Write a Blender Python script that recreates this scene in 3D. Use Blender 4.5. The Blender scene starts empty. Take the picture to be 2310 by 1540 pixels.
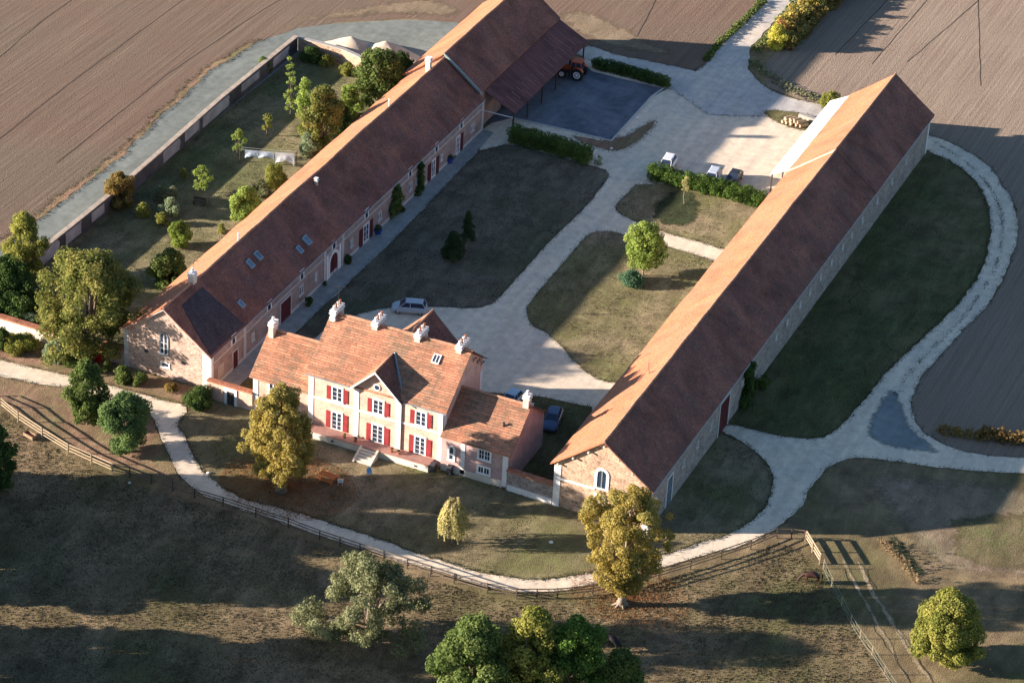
import bpy, bmesh, math, random
import numpy as np
from mathutils import Vector, Matrix, noise as mnoise
random.seed(7); rng = np.random.default_rng(7)
sc = bpy.context.scene; COL = sc.collection
R = math.radians

# ---------------------------------------------------------------- objects
def tag(o, label=None, cat=None, group=None, kind=None):
    if label: o['label'] = label
    if cat: o['category'] = cat
    if group: o['group'] = group
    if kind: o['kind'] = kind
    return o
def thing(name, label, cat, loc=(0, 0, 0), rz=0, group=None):
    o = bpy.data.objects.new(name, None); COL.objects.link(o)
    o.location = loc; o.rotation_euler = (0, 0, rz); o.empty_display_size = .3
    return tag(o, label, cat, group)
def root_loc(o):
    l = Vector((0, 0, 0))
    while o: l += o.location; o = o.parent
    return l
class MB:
    def __init__(s): s.v = []; s.f = []; s.m = []
    def face(s, pts, mi=0):
        b = len(s.v); s.v += [tuple(p) for p in pts]; s.f.append(tuple(range(b, b + len(pts)))); s.m.append(mi)
    def mesh(s, vs, fs, mi=0):
        b = len(s.v); s.v += [tuple(p) for p in vs]
        for f in fs: s.f.append(tuple(i + b for i in f)); s.m.append(mi)
    def hexa(s, p, mi=0):
        s.mesh(p, [(3, 2, 1, 0), (4, 5, 6, 7), (0, 1, 5, 4), (1, 2, 6, 5), (2, 3, 7, 6), (3, 0, 4, 7)], mi)
    def box(s, x0, x1, y0, y1, z0, z1, mi=0):
        s.hexa([(x0, y0, z0), (x1, y0, z0), (x1, y1, z0), (x0, y1, z0), (x0, y0, z1), (x1, y0, z1), (x1, y1, z1), (x0, y1, z1)], mi)
    def ob(s, O, r, n, a, b, c, d, z0, z1, mi=0):
        O = Vector(O); r = Vector(r); n = Vector(n); u = Vector((0, 0, 1))
        s.hexa([O + r*i + n*j + u*k for k in (z0, z1) for i, j in ((a, c), (b, c), (b, d), (a, d))], mi)
    def prism(s, poly, d, mi=0, mcap=None):
        d = Vector(d); n = len(poly); a = [Vector(p) for p in poly]; b = [p + d for p in a]
        s.face(a[::-1], mi if mcap is None else mcap); s.face(b, mi if mcap is None else mcap)
        for i in range(n):
            j = (i + 1) % n; s.face([a[i], a[j], b[j], b[i]], mi)
    def path(s, pts, rad, n=7, mi=0, cap=True):
        pts = [Vector(p) for p in pts]; rings = []; b = len(s.v)
        for i, p in enumerate(pts):
            t = (pts[min(i+1, len(pts)-1)] - pts[max(i-1, 0)])
            if t.length < 1e-6: t = Vector((0, 0, 1))
            t.normalize(); a = t.cross(Vector((0, 1, 0)) if abs(t.y) < .9 else Vector((1, 0, 0))).normalized(); c = t.cross(a)
            r = rad[i] if isinstance(rad, (list, tuple)) else rad
            for k in range(n):
                th = 2*math.pi*k/n; s.v.append(tuple(p + (a*math.cos(th) + c*math.sin(th))*r))
        for i in range(len(pts)-1):
            for k in range(n):
                k2 = (k+1) % n; s.f.append((b+i*n+k, b+i*n+k2, b+(i+1)*n+k2, b+(i+1)*n+k)); s.m.append(mi)
        if cap:
            s.f.append(tuple(b+k for k in range(n))[::-1]); s.m.append(mi)
            s.f.append(tuple(b+(len(pts)-1)*n+k for k in range(n))); s.m.append(mi)
    def lathe(s, prof, c, n=16, mi=0, axis='z'):
        b = len(s.v); c = Vector(c)
        for r, z in prof:
            for k in range(n):
                a = 2*math.pi*k/n; x, y = r*math.cos(a), r*math.sin(a)
                s.v.append(tuple(c + (Vector((x, y, z)) if axis == 'z' else Vector((x, z, y)) if axis == 'y' else Vector((z, x, y)))))
        for i in range(len(prof)-1):
            for k in range(n):
                k2 = (k+1) % n; s.f.append((b+i*n+k, b+i*n+k2, b+(i+1)*n+k2, b+(i+1)*n+k)); s.m.append(mi)
        s.f.append(tuple(b+k for k in range(n))[::-1]); s.m.append(mi)
        s.f.append(tuple(b+(len(prof)-1)*n+k for k in range(n))); s.m.append(mi)
    def build(s, name, mats, parent=None, loc=None, local=False, smooth=False, bevel=0, recalc=True, uvs=None):
        if not isinstance(mats, (list, tuple)): mats = [mats]
        off = Vector((0, 0, 0))
        if not local: off = root_loc(parent) if parent else Vector(loc or (0, 0, 0))
        me = bpy.data.meshes.new(name)
        me.from_pydata([(x-off.x, y-off.y, z-off.z) for x, y, z in s.v], [], s.f)
        for m in mats: me.materials.append(m)
        me.polygons.foreach_set('material_index', s.m)
        if recalc or bevel:
            bm = bmesh.new(); bm.from_mesh(me); bmesh.ops.recalc_face_normals(bm, faces=bm.faces); bm.to_mesh(me); bm.free()
        me.polygons.foreach_set('use_smooth', [smooth]*len(me.polygons))
        uv = me.uv_layers.new(name='UVMap')
        if uvs is not None: 
            for p in me.polygons:
                for li, vi in zip(p.loop_indices, p.vertices): uv.data[li].uv = uvs[vi]
        else:
            Z = Vector((0, 0, 1))
            for p in me.polygons:
                n = p.normal
                if abs(n.z) > .995 or n.length < .5: t, b = Vector((1, 0, 0)), Vector((0, 1, 0))
                else: t = Z.cross(n).normalized(); b = n.cross(t)
                for li, vi in zip(p.loop_indices, p.vertices):
                    q = me.vertices[vi].co + off; uv.data[li].uv = (q.dot(t), q.dot(b))
        o = bpy.data.objects.new(name, me); COL.objects.link(o)
        if parent: o.parent = parent
        elif loc: o.location = loc
        if bevel:
            md = o.modifiers.new('bevel', 'BEVEL'); md.width = bevel; md.segments = 2; md.limit_method = 'ANGLE'
        return o

# ---------------------------------------------------------------- materials
SHEEN = 6.5
class NT:
    def __init__(s, name, rough=.9, spec=.25):
        s.m = bpy.data.materials.new(name); s.m.use_nodes = True; s.t = s.m.node_tree; s.N = s.t.nodes; s.L = s.t.links
        s.b = s.N['Principled BSDF']; s.b.inputs['Roughness'].default_value = rough; s.b.inputs['Specular IOR Level'].default_value = spec
    def n(s, typ, **kw):
        o = s.N.new(typ)
        for k, v in kw.items(): setattr(o, k, v)
        return o
    def link(s, a, b): s.L.new(a, b)
    def pos(s): return s.n('ShaderNodeNewGeometry').outputs['Position']
    def uv(s): return s.n('ShaderNodeTexCoord').outputs['UV']
    def obj(s): return s.n('ShaderNodeTexCoord').outputs['Object']
    def map(s, vec, scale=(1, 1, 1), rot=(0, 0, 0), loc=(0, 0, 0)):
        o = s.n('ShaderNodeMapping'); s.link(vec, o.inputs['Vector']); o.inputs['Scale'].default_value = scale; o.inputs['Rotation'].default_value = rot; o.inputs['Location'].default_value = loc
        return o.outputs[0]
    def noise(s, vec, scale, detail=3, rough=.55, dist=0):
        o = s.n('ShaderNodeTexNoise'); s.link(vec, o.inputs['Vector'])
        o.inputs['Scale'].default_value = scale; o.inputs['Detail'].default_value = detail; o.inputs['Roughness'].default_value = rough; o.inputs['Distortion'].default_value = dist
        return o.outputs['Fac']
    def voro(s, vec, scale, out='Color', feature='F1'):
        o = s.n('ShaderNodeTexVoronoi', feature=feature); s.link(vec, o.inputs['Vector']); o.inputs['Scale'].default_value = scale
        return o.outputs[out]
    def ramp(s, fac, stops):
        o = s.n('ShaderNodeValToRGB'); s.link(fac, o.inputs[0]); e = o.color_ramp.elements
        while len(e) < len(stops): e.new(.5)
        for el, (p, c) in zip(e, stops):
            el.position = p; el.color = (c, c, c, 1) if isinstance(c, (int, float)) else (*c, 1)
        return o.outputs[0]
    def mix(s, fac, a, b, mode='MIX'):
        o = s.n('ShaderNodeMix', data_type='RGBA', blend_type=mode)
        for sock, v in ((o.inputs['Factor'], fac), (o.inputs['A'], a), (o.inputs['B'], b)):
            if isinstance(v, bpy.types.NodeSocket): s.link(v, sock)
            elif isinstance(v, (int, float)): sock.default_value = v if sock.type == 'VALUE' else (v, v, v, 1)
            else: sock.default_value = (*v, 1)
        return o.outputs['Result']
    def math(s, op, a, b=None):
        o = s.n('ShaderNodeMath', operation=op)
        for i, v in enumerate((a, b)):
            if v is None: continue
            if isinstance(v, bpy.types.NodeSocket): s.link(v, o.inputs[i])
            else: o.inputs[i].default_value = v
        return o.outputs[0]
    def bump(s, h, strength=.5, dist=.1):
        o = s.n('ShaderNodeBump'); s.link(h, o.inputs['Height']); o.inputs['Strength'].default_value = strength; o.inputs['Distance'].default_value = dist
        s.link(o.outputs[0], s.b.inputs['Normal'])
    def sheen(s, c, w, r=.75):
        s.b.inputs['Sheen Weight'].default_value = w; s.b.inputs['Sheen Roughness'].default_value = r
        s.link(s.mix(1, c, (SHEEN*1.03, SHEEN, SHEEN*.98), 'MULTIPLY'), s.b.inputs['Sheen Tint'])
    def col(s, c):
        if isinstance(c, bpy.types.NodeSocket): s.link(c, s.b.inputs['Base Color'])
        else: s.b.inputs['Base Color'].default_value = (*c, 1)
        return s.m

def m_plain(name, c, rough=.6, var=.12, scale=3, spec=.3, metal=0, bump=0):
    t = NT(name, rough, spec); n = t.noise(t.obj(), scale, 4)
    lo = tuple(x*(1-var) for x in c); hi = tuple(min(1, x*(1+var)) for x in c)
    t.b.inputs['Metallic'].default_value = metal
    if bump: t.bump(n, bump, .03)
    return t.col(t.ramp(n, [(.3, lo), (.7, hi)]))
def m_ground(name, dry, green, dark, big=.05, mid=.45, fine=3.5, bal=(.4, .6), bump=.7, dist=.12, streak=None, fade=False):
    t = NT(name, 1, .05); p = t.pos()
    n1 = t.noise(p, big, 5, .6, .4); n2 = t.noise(p, mid, 6, .65); n3 = t.noise(p, fine, 4, .7)
    c = t.mix(t.ramp(n1, [(bal[0], 0), (bal[1], 1)]), dry, green)
    c = t.mix(t.ramp(n2, [(.42, 0), (.7, .85)]), c, dark)
    n5 = t.noise(t.map(p, (.5, .16, 1), (0, 0, .5)), 1, 5, .7, .6); c = t.mix(1, c, t.ramp(n5, [(.32, .72), (.5, 1), (.7, 1.38)]), 'MULTIPLY')
    if streak:
        n4 = t.noise(t.map(p, streak), 1, 4, .6); c = t.mix(1, c, t.ramp(n4, [(.3, .75), (.7, 1.25)]), 'MULTIPLY')
    c = t.mix(1, c, t.ramp(n3, [(.25, .55), (.5, 1), (.78, 1.5)]), 'MULTIPLY')
    t.bump(n3, bump, dist); t.sheen(c, 1.0)
    if fade:
        at = t.n('ShaderNodeAttribute', attribute_name='fade'); nn = t.noise(p, 1.1, 5, .75)
        t.link(t.ramp(t.math('ADD', at.outputs['Fac'], t.math('MULTIPLY', t.math('SUBTRACT', nn, .5), 1.6)), [(.25, 0), (.75, 1)]), t.b.inputs['Alpha'])
    return t.col(c)
def m_gravel(name, c, g, bal=(.42, .62), fine=5, gs=.085, fade=False):
    t = NT(name, 1, .1); p = t.pos()
    n1 = t.noise(p, .12, 6, .62, .6); n2 = t.noise(p, fine, 4, .75); n3 = t.noise(p, .9, 5, .6)
    k = t.mix(t.ramp(n1, [(bal[0], 0), (bal[1], 1)]), c, g)
    k = t.mix(1, k, t.ramp(n2, [(.25, .84), (.75, 1.12)]), 'MULTIPLY'); k = t.mix(1, k, t.ramp(n3, [(.3, .8), (.7, 1.12)]), 'MULTIPLY')
    n4 = t.noise(t.map(p, (.9, .05, 1)), 1, 4, .6, .3); k = t.mix(1, k, t.ramp(n4, [(.35, .88), (.65, 1.06)]), 'MULTIPLY')
    n6 = t.noise(p, 1.6, 5, .8, .4); k = t.mix(t.ramp(n6, [(.66, 0), (.78, .35)]), k, (.16, .14, .09))
    t.bump(n2, .3, .06); t.sheen(k, gs)
    if fade:
        at = t.n('ShaderNodeAttribute', attribute_name='fade'); nn = t.noise(p, 1.1, 5, .75)
        t.link(t.ramp(t.math('ADD', at.outputs['Fac'], t.math('MULTIPLY', t.math('SUBTRACT', nn, .5), 1.6)), [(.25, 0), (.75, 1)]), t.b.inputs['Alpha'])
    return t.col(k)
def m_field(name, a, b, pale):
    t = NT(name, 1, .05); p = t.pos()
    n1 = t.noise(p, .03, 5, .6, .5); st = t.noise(t.map(p, (.9, .02, 1)), 1, 5, .6); st2 = t.noise(t.map(p, (2.6, .05, 1)), 1, 3, .6); n3 = t.noise(p, 5.5, 4, .7)
    c = t.mix(t.ramp(n1, [(.38, 0), (.62, 1)]), a, b)
    c = t.mix(t.ramp(st, [(.5, 0), (.8, .6)]), c, pale)
    c = t.mix(1, c, t.ramp(st2, [(.25, .78), (.75, 1.2)]), 'MULTIPLY'); c = t.mix(1, c, t.ramp(n3, [(.25, .6), (.5, 1), (.75, 1.3)]), 'MULTIPLY')
    t.bump(t.math('ADD', t.math('MULTIPLY', st2, .5), n3), .9, .2); t.sheen(c, .7)
    return t.col(c)
def m_tile(name, a, b, lich, amt=(.5, .75), row=.3, rowdark=.62, tw=.24, rows=0, blotch=.5):
    t = NT(name, .9, .15); u = t.uv()
    n1 = t.noise(u, .22, 5, .62, .5); n2 = t.noise(t.map(u, (.8, .33, 1)), 1, 6, .72, .4); n3 = t.noise(u, 4, 3, .7)
    c = t.mix(t.ramp(n1, [(.36, 0), (.64, 1)]), a, b)
    c = t.mix(t.ramp(n2, [(amt[0], 0), (amt[1], .85)]), c, lich)
    n5 = t.noise(t.map(u, (.16, .13, 1), (0, 0, .5)), 1, 5, .65, 1.2); c = t.mix(1, c, t.ramp(n5, [(.3, 1-blotch*.75), (.5, 1), (.72, 1+blotch*.55)]), 'MULTIPLY')
    if rows:
        n4 = t.noise(t.map(u, (.4, 2.4, 1)), 1, 3, .7); n6 = t.noise(t.map(u, (.3, .1, 1), loc=(3, 7, 0)), 1, 3, .6)
        c = t.mix(t.math('MULTIPLY', t.ramp(n4, [(.42, 0), (.55, rows)]), t.ramp(n6, [(.36, 0), (.55, 1)])), c, lich)
    br = t.n('ShaderNodeTexBrick'); t.link(u, br.inputs['Vector']); br.inputs['Scale'].default_value = 1
    br.inputs['Brick Width'].default_value = tw; br.inputs['Row Height'].default_value = row; br.inputs['Mortar Size'].default_value = row*.09
    br.inputs['Color1'].default_value = (.78, .78, .78, 1); br.inputs['Color2'].default_value = (1.2, 1.2, 1.2, 1); br.inputs['Mortar'].default_value = (rowdark,)*3 + (1,)
    br.inputs['Bias'].default_value = 0
    c = t.mix(1, c, br.outputs['Color'], 'MULTIPLY'); c = t.mix(1, c, t.ramp(n3, [(.25, .7), (.75, 1.25)]), 'MULTIPLY')
    t.bump(t.math('ADD', t.math('MULTIPLY', br.outputs['Fac'], -1.0), n3), .5, .05)
    return t.col(c)
def m_rubble(name, a, b, mortar, scale=2.6):
    t = NT(name, .95, .15); u = t.uv()
    uu = t.map(u, (1, 1.7, 1)); cellc = t.voro(uu, scale); ed = t.voro(uu, scale, 'Distance', 'DISTANCE_TO_EDGE')
    sep = t.n('ShaderNodeSeparateColor'); t.link(cellc, sep.inputs[0])
    c = t.mix(sep.outputs[0], a, b); c = t.mix(1, c, t.ramp(sep.outputs[1], [(0, .65), (1, 1.2)]), 'MULTIPLY')
    c = t.mix(t.ramp(ed, [(.02, 1), (.09, 0)]), c, mortar)
    n = t.noise(u, .5, 5, .6); c = t.mix(1, c, t.ramp(n, [(.3, .78), (.7, 1.15)]), 'MULTIPLY')
    t.bump(ed, .4, .04)
    return t.col(c)
def m_brick(name, a, b, mortar, var=.2):
    t = NT(name, .92, .15); u = t.uv()
    br = t.n('ShaderNodeTexBrick'); t.link(u, br.inputs['Vector']); br.inputs['Scale'].default_value = 1
    br.inputs['Brick Width'].default_value = .24; br.inputs['Row Height'].default_value = .08; br.inputs['Mortar Size'].default_value = .008
    br.inputs['Color1'].default_value = (*a, 1); br.inputs['Color2'].default_value = (*b, 1); br.inputs['Mortar'].default_value = (*mortar, 1)
    n = t.noise(u, .6, 5, .65); n2 = t.noise(u, 5, 3, .6)
    c = t.mix(1, br.outputs['Color'], t.ramp(n, [(.3, 1-var), (.7, 1+var)]), 'MULTIPLY'); c = t.mix(1, c, t.ramp(n2, [(.3, .8), (.7, 1.15)]), 'MULTIPLY')
    t.bump(n2, .2, .02)
    return t.col(c)
LEAF = 1.7
def m_leaf(name, a, b, c=None, trans=.38):
    a, b = tuple(x*LEAF for x in a), tuple(x*LEAF for x in b); c = tuple(x*LEAF for x in c) if c else None
    t = NT(name, .7, .2); N = t.N; at = t.n('ShaderNodeAttribute', attribute_name='tint')
    n = t.noise(t.obj(), .45, 4, .6)
    k = t.mix(at.outputs['Fac'], a, b)
    if c: k = t.mix(t.ramp(n, [(.48, 0), (.66, 1)]), k, c)
    k = t.mix(1, k, t.ramp(n, [(.3, .7), (.7, 1.25)]), 'MULTIPLY')
    d = t.n('ShaderNodeBsdfDiffuse'); tr = t.n('ShaderNodeBsdfTranslucent'); mx = t.n('ShaderNodeMixShader')
    t.link(k, d.inputs[0]); t.link(k, tr.inputs[0]); mx.inputs[0].default_value = trans
    t.link(d.outputs[0], mx.inputs[1]); t.link(tr.outputs[0], mx.inputs[2]); t.link(mx.outputs[0], N['Material Output'].inputs['Surface'])
    return t.m
def m_glass(name, c=(.02, .03, .05), rough=.12):
    t = NT(name, rough, .6); n = t.noise(t.obj(), 1.3, 2)
    return t.col(t.ramp(n, [(.3, c), (.7, tuple(x*1.8 for x in c))]))

# ---------------------------------------------------------------- sheets laid on the ground
def chaikin(p, k, closed=True):
    for _ in range(k):
        q = []; n = len(p)
        for i in range(n if closed else n-1):
            a, b = p[i], p[(i+1) % n]
            q += [(a[0]*.75+b[0]*.25, a[1]*.75+b[1]*.25), (a[0]*.25+b[0]*.75, a[1]*.25+b[1]*.75)]
        if not closed: q = [p[0]] + q + [p[-1]]
        p = q
    return p
def resample(p, step, closed=True):
    q = []; n = len(p)
    for i in range(n if closed else n-1):
        a, b = Vector(p[i]), Vector(p[(i+1) % n]); L = (b-a).length; k = max(1, min(400, int(L/step)))
        for j in range(k): q.append(tuple(a.lerp(b, j/k)))
    if not closed: q.append(tuple(p[-1]))
    return q
EDGES = []; LAWNS = []
def sheet(name, pts, z, mat, smooth=1, jit=.2, step=.5, kind='structure', label=None, cat=None, edge=None, feather=0):
    edge = name in ('lawn', 'track', 'grass_island', 'grass_verge') if edge is None else edge
    p = resample(chaikin(pts, smooth), step)
    q = []
    for x, y in p:
        d = mnoise.noise_vector(Vector((x*.9, y*.9, z*50)))*jit + mnoise.noise_vector(Vector((x*.25, y*.25, z*50+9)))*jit*1.2
        q.append((x+d.x, y+d.y, z))
    if name in ('lawn', 'garden') and not feather: LAWNS.append([c[:2] for c in resample(pts, 2)] if 0 else [tuple(c) for c in pts])
    if edge: EDGES.extend(resample([c[:2] for c in q], .45))
    mb = MB()
    if feather:
        P = np.array([c[:2] for c in q]); cs = max(.14, feather/3); x0, y0 = P.min(0)-cs; x1, y1 = P.max(0)+cs
        xs = np.arange(x0, x1, cs); ys = np.arange(y0, y1, cs); GX, GY = np.meshgrid(xs, ys, indexing='ij'); pts_ = np.stack([GX.ravel(), GY.ravel()], 1)
        A = P; B = np.roll(P, -1, 0); ins = np.zeros(len(pts_), bool); dist = np.full(len(pts_), 1e9)
        for (ax, ay), (bx, by) in zip(A, B):
            cr = (ay > pts_[:, 1]) != (by > pts_[:, 1])
            if by != ay: ins ^= cr & (pts_[:, 0] < (bx-ax)*(pts_[:, 1]-ay)/(by-ay)+ax)
            L2 = (bx-ax)**2+(by-ay)**2+1e-12; t_ = np.clip(((pts_[:, 0]-ax)*(bx-ax)+(pts_[:, 1]-ay)*(by-ay))/L2, 0, 1)
            dist = np.minimum(dist, np.hypot(pts_[:, 0]-ax-t_*(bx-ax), pts_[:, 1]-ay-t_*(by-ay)))
        fd = np.where(ins, np.minimum(1, dist/feather), 0); ny = len(ys); I = ins.reshape(len(xs), ny); idx = {}; V, Fd, F = [], [], []
        def vid(i, j):
            if (i, j) not in idx: idx[(i, j)] = len(V); V.append((xs[i], ys[j], z)); Fd.append(float(fd[i*ny+j]))
            return idx[(i, j)]
        for i in range(len(xs)-1):
            for j in range(ny-1):
                if I[i, j] and I[i+1, j] and I[i, j+1] and I[i+1, j+1]: F.append((vid(i, j), vid(i+1, j), vid(i+1, j+1), vid(i, j+1)))
        mb.mesh(V, F)
    else: mb.face(q)
    o = mb.build(name, mat, recalc=False)
    if feather:
        at = o.data.attributes.new('fade', 'FLOAT', 'POINT'); at.data.foreach_set('value', Fd)
    if o.data.polygons[0].normal.z < 0: o.data.flip_normals()
    return tag(o, label, cat, None, kind)

# ---------------------------------------------------------------- foliage
def leaf_mesh(name, P, Nn, S, T, mat, parent=None, loc=None):
    n = len(P); up = rng.normal(size=(n, 3))
    a = np.cross(Nn, up); a /= np.linalg.norm(a, axis=1)[:, None]+1e-9; b = np.cross(Nn, a)
    s = S[:, None]; el = rng.uniform(.6, 1.0, n)[:, None]
    off = np.array(root_loc(parent) if parent else Vector(loc or (0, 0, 0)))
    V = np.stack([P+a*s, P+b*s*el+Nn*s*.25, P-a*s, P-b*s*el+Nn*s*.25], 1).reshape(-1, 3) - off
    me = bpy.data.meshes.new(name); me.vertices.add(4*n); me.loops.add(4*n); me.polygons.add(n)
    me.vertices.foreach_set('co', V.ravel()); me.loops.foreach_set('vertex_index', np.arange(4*n, dtype=np.int32))
    me.polygons.foreach_set('loop_start', np.arange(0, 4*n, 4, dtype=np.int32)); me.update(calc_edges=True)
    at = me.attributes.new('tint', 'FLOAT', 'FACE'); at.data.foreach_set('value', np.clip(T, 0, 1).astype(np.float32))
    me.materials.append(mat); o = bpy.data.objects.new(name, me); COL.objects.link(o)
    if parent: o.parent = parent
    elif loc is not None: o.location = loc
    return o
def clump_leaves(C, Rr, dens, size, flat=1.0, solid=.55):
    """leaves spread in ball-shaped clumps; C centres, Rr radii"""
    Ps, Ns, Ts = [], [], []
    for c, r in zip(C, Rr):
        n = max(6, int(dens*4*math.pi*r*r))
        d = rng.normal(size=(n, 3)); d /= np.linalg.norm(d, axis=1)[:, None]
        rad = r*rng.uniform(solid, 1.05, n)**.8
        p = c + d*rad[:, None]*np.array([1, 1, flat])
        nn = d*.9 + rng.normal(size=(n, 3))*.55 + np.array([0, 0, .25]); nn /= np.linalg.norm(nn, axis=1)[:, None]
        Ps.append(p); Ns.append(nn); Ts.append(np.full(n, rng.uniform(.15, .85)) + rng.normal(size=n)*.22)
    P = np.concatenate(Ps); return P, np.concatenate(Ns), size*rng.uniform(.65, 1.3, len(P)), np.concatenate(Ts)
PROF = {'round': lambda t: max(.05, (1-(2*t-1)**2))**.5,
        'dome': lambda t: max(.05, 1-((t-.32)/(.68 if t > .32 else .5))**2)**.5,
        'drop': lambda t: (.34+.66*(t/.5)**.8) if t < .5 else max(.05, 1-((t-.5)/.5)**2)**.5,
        'cone': lambda t: max(.06, (1-t)**.8)*min(1, .55+t*4),
        'egg': lambda t: max(.05, (1-(2*(t**.8)-1)**2))**.5*(1-.25*t)}
def crown_clumps(x, y, z0, z1, W, prof='round', n=45, rc=.17, seed=1, lean=(0, 0), rough=.25):
    rr = np.random.default_rng(seed); C, Q = [], []; H = z1-z0
    ph = rr.uniform(0, 6.28, 4)
    while len(C) < n:
        t = rr.uniform(.02, .98); a = rr.uniform(0, 2*math.pi)
        lob = 1+rough*(.5*math.sin(2*a+ph[0]+3*t)+.5*math.sin(3*a+ph[1]-4*t)+.35*math.sin(5*a+ph[2]+7*t))
        R_ = W/2*PROF[prof](t)*lob; fr = rr.uniform(.25, 1)**.5; r = rc*W*rr.uniform(.6, 1.25)
        r = min(r, .5*H); k = max(0, R_-r*.75)*fr
        C.append((x+k*math.cos(a)+lean[0]*t, y+k*math.sin(a)+lean[1]*t, z0+min(max(t*H, r*.8), H-r*.7))); Q.append(r)
    return np.array(C), np.array(Q)
def tree(name, label, cat, x, y, H, W, mat, bark, th=1.5, prof='round', n=45, rc=.17, leaf=.2, dens=14, tr=None, seed=1, group=None, lean=(0, 0), rough=.25, extra=None, solid=.5, flare=1.5, skip_stem=False, fine=2.1, roots=0):
    root = thing(name, label, cat, (x, y, 0), 0, group)
    if leaf < .4: n, rc, leaf, dens = int(n*1.7), rc*.78, leaf*.62, dens*fine
    C, Q = crown_clumps(x, y, th, H, W, prof, n, rc, seed, lean, rough)
    if extra is not None:
        C = np.concatenate([C, np.array([e[:3] for e in extra])+np.array([x, y, 0])]); Q = np.concatenate([Q, np.array([e[3] for e in extra])])
    P, Nn, S, T = clump_leaves(C, Q, dens, leaf, solid=solid)
    k = P[:, 2] > .05; leaf_mesh('crown', P[k], Nn[k], S[k], T[k], mat, root)
    if skip_stem: return root
    mb = MB(); tr = tr or W*.035
    zt = th+(H-th)*.55; q = Vector((x+lean[0]*.4, y+lean[1]*.4, zt)); b = Vector((x, y, -.1))
    w = Vector((rng.normal()*.15, rng.normal()*.15, 0))
    mb.path([b, b.lerp(q, .12), b.lerp(q, .4)+w, b.lerp(q, .7)+w*.5, q], [tr*flare, tr*1.05, tr*.9, tr*.6, tr*.25], 9)
    for i in range(roots):
        a_ = 6.283*i/roots+rng.uniform(-.3, .3); l_ = tr*rng.uniform(2.2, 3.4)
        mb.path([(x, y, tr*2.2), (x+math.cos(a_)*tr*1.0, y+math.sin(a_)*tr*1.0, tr*.7), (x+math.cos(a_)*l_, y+math.sin(a_)*l_, -.03)], [tr*.55, tr*.42, tr*.12], 6)
    rr = np.random.default_rng(seed+5)
    for i in rr.choice(len(C), min(len(C), 14), replace=False):
        e = Vector(C[i]); s = b.lerp(q, min(.95, max(.3, (th*.9+rr.uniform(0, .35)*(zt-th))/zt))) + w*.6
        m = s.lerp(e, .5) + Vector((0, 0, .12*(e-s).length)); mb.path([s, m, e], [tr*.45, tr*.28, tr*.08], 6)
    mb.build('trunk', bark, root, smooth=True, recalc=False)
    return root
def shrub(name, label, cat, x, y, H, W, mat, bark, seed=1, group=None, leaf=.13, n=16, rc=.26, dens=30, prof='dome', rough=.3, solid=.55):
    root = thing(name, label, cat, (x, y, 0), 0, group); n, rc, leaf, dens = int(n*1.6), rc*.8, leaf*.68, dens*1.9
    C, Q = crown_clumps(x, y, .0, H, W, prof, n, rc, seed, (0, 0), rough)
    P, Nn, S, T = clump_leaves(C, Q, dens, leaf, solid=solid)
    k = P[:, 2] > .02; leaf_mesh('foliage', P[k], Nn[k], S[k], T[k], mat, root)
    mb = MB()
    for i in range(4):
        e = Vector(C[i % len(C)]); mb.path([(x+rng.normal()*.08, y+rng.normal()*.08, -.05), e], [.05, .015], 5)
    mb.build('stem', bark, root, recalc=False)
    return root
def hedge(name, label, pts, H, W, mat, bark, leaf=.085, dens=52, group=None, cat='hedge', wild=.12, stems=True):
    cx = sum(p[0] for p in pts)/len(pts); cy = sum(p[1] for p in pts)/len(pts)
    root = thing(name, label, cat, (cx, cy, 0), 0, group)
    C, Q = [], []; rp = resample(pts, W*.3, False)
    for i, (x, y) in enumerate(rp):
        q = rp[min(i+1, len(rp)-1)]; p0 = rp[max(i-1, 0)]; d = Vector((q[0]-p0[0], q[1]-p0[1], 0)).normalized(); n = Vector((-d.y, d.x, 0))
        for o in (-.3, 0, .3):
            for k in (.28, .72):
                r = min(W, H)*.27*rng.uniform(.8, 1.2); j = W*.05
                C.append((x+n.x*o*W+rng.normal()*j, y+n.y*o*W+rng.normal()*j, max(r*.6, min(k*H, H-r*.9)+rng.normal()*wild*.8))); Q.append(r)
    P, Nn, S, T = clump_leaves(np.array(C), np.array(Q), dens, leaf, solid=.6)
    k = P[:, 2] > .02; leaf_mesh('foliage', P[k], Nn[k], S[k], T[k], mat, root)
    if stems:
        mb = MB()
        for (x, y) in resample(pts, 1.5, False): mb.path([(x, y, -.05), (x+.1, y, H*.7)], [.05, .02], 5)
        mb.build('stem', bark, root, recalc=False)
    return root
# ---------------------------------------------------------------- the materials of the place
G_PADDOCK = m_ground('paddock_grass', (0.0969, 0.0707, 0.0432), (0.0432, 0.0405, 0.0181), (0.04, 0.0298, 0.019), .05, .35, 6.5, (.36, .62), 1.0, .16)
G_LAWN = m_ground('lawn_grass', (0.0918, 0.0728, 0.0462), (0.051, 0.0502, 0.022), (0.0408, 0.0353, 0.0198), .07, .5, 7, (.38, .6), 1.0, .16)
G_LAWN_SHADE = m_ground('lawn_grass_shaded', (0.0563, 0.0481, 0.036), (0.0319, 0.0328, 0.0193), (0.0263, 0.0243, 0.0175), .07, .5, 7, (.4, .62), 1.0, .15)  # darker copy of the lawn grass, the barn's shade put into its colour
G_GREEN = m_ground('rough_green_grass', (0.0506, 0.0421, 0.0218), (0.0298, 0.0332, 0.0137), (0.0242, 0.0239, 0.0122), .08, .5, 6, (.35, .6), 1.0, .16)
G_GREEN_F = m_ground('rough_green_grass_faded', (0.0251, 0.0251, 0.0146), (0.0148, 0.0198, 0.00918), (0.012, 0.0142, 0.00816), .08, .5, 6, (.35, .6), 1.0, .16, fade=True)
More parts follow.
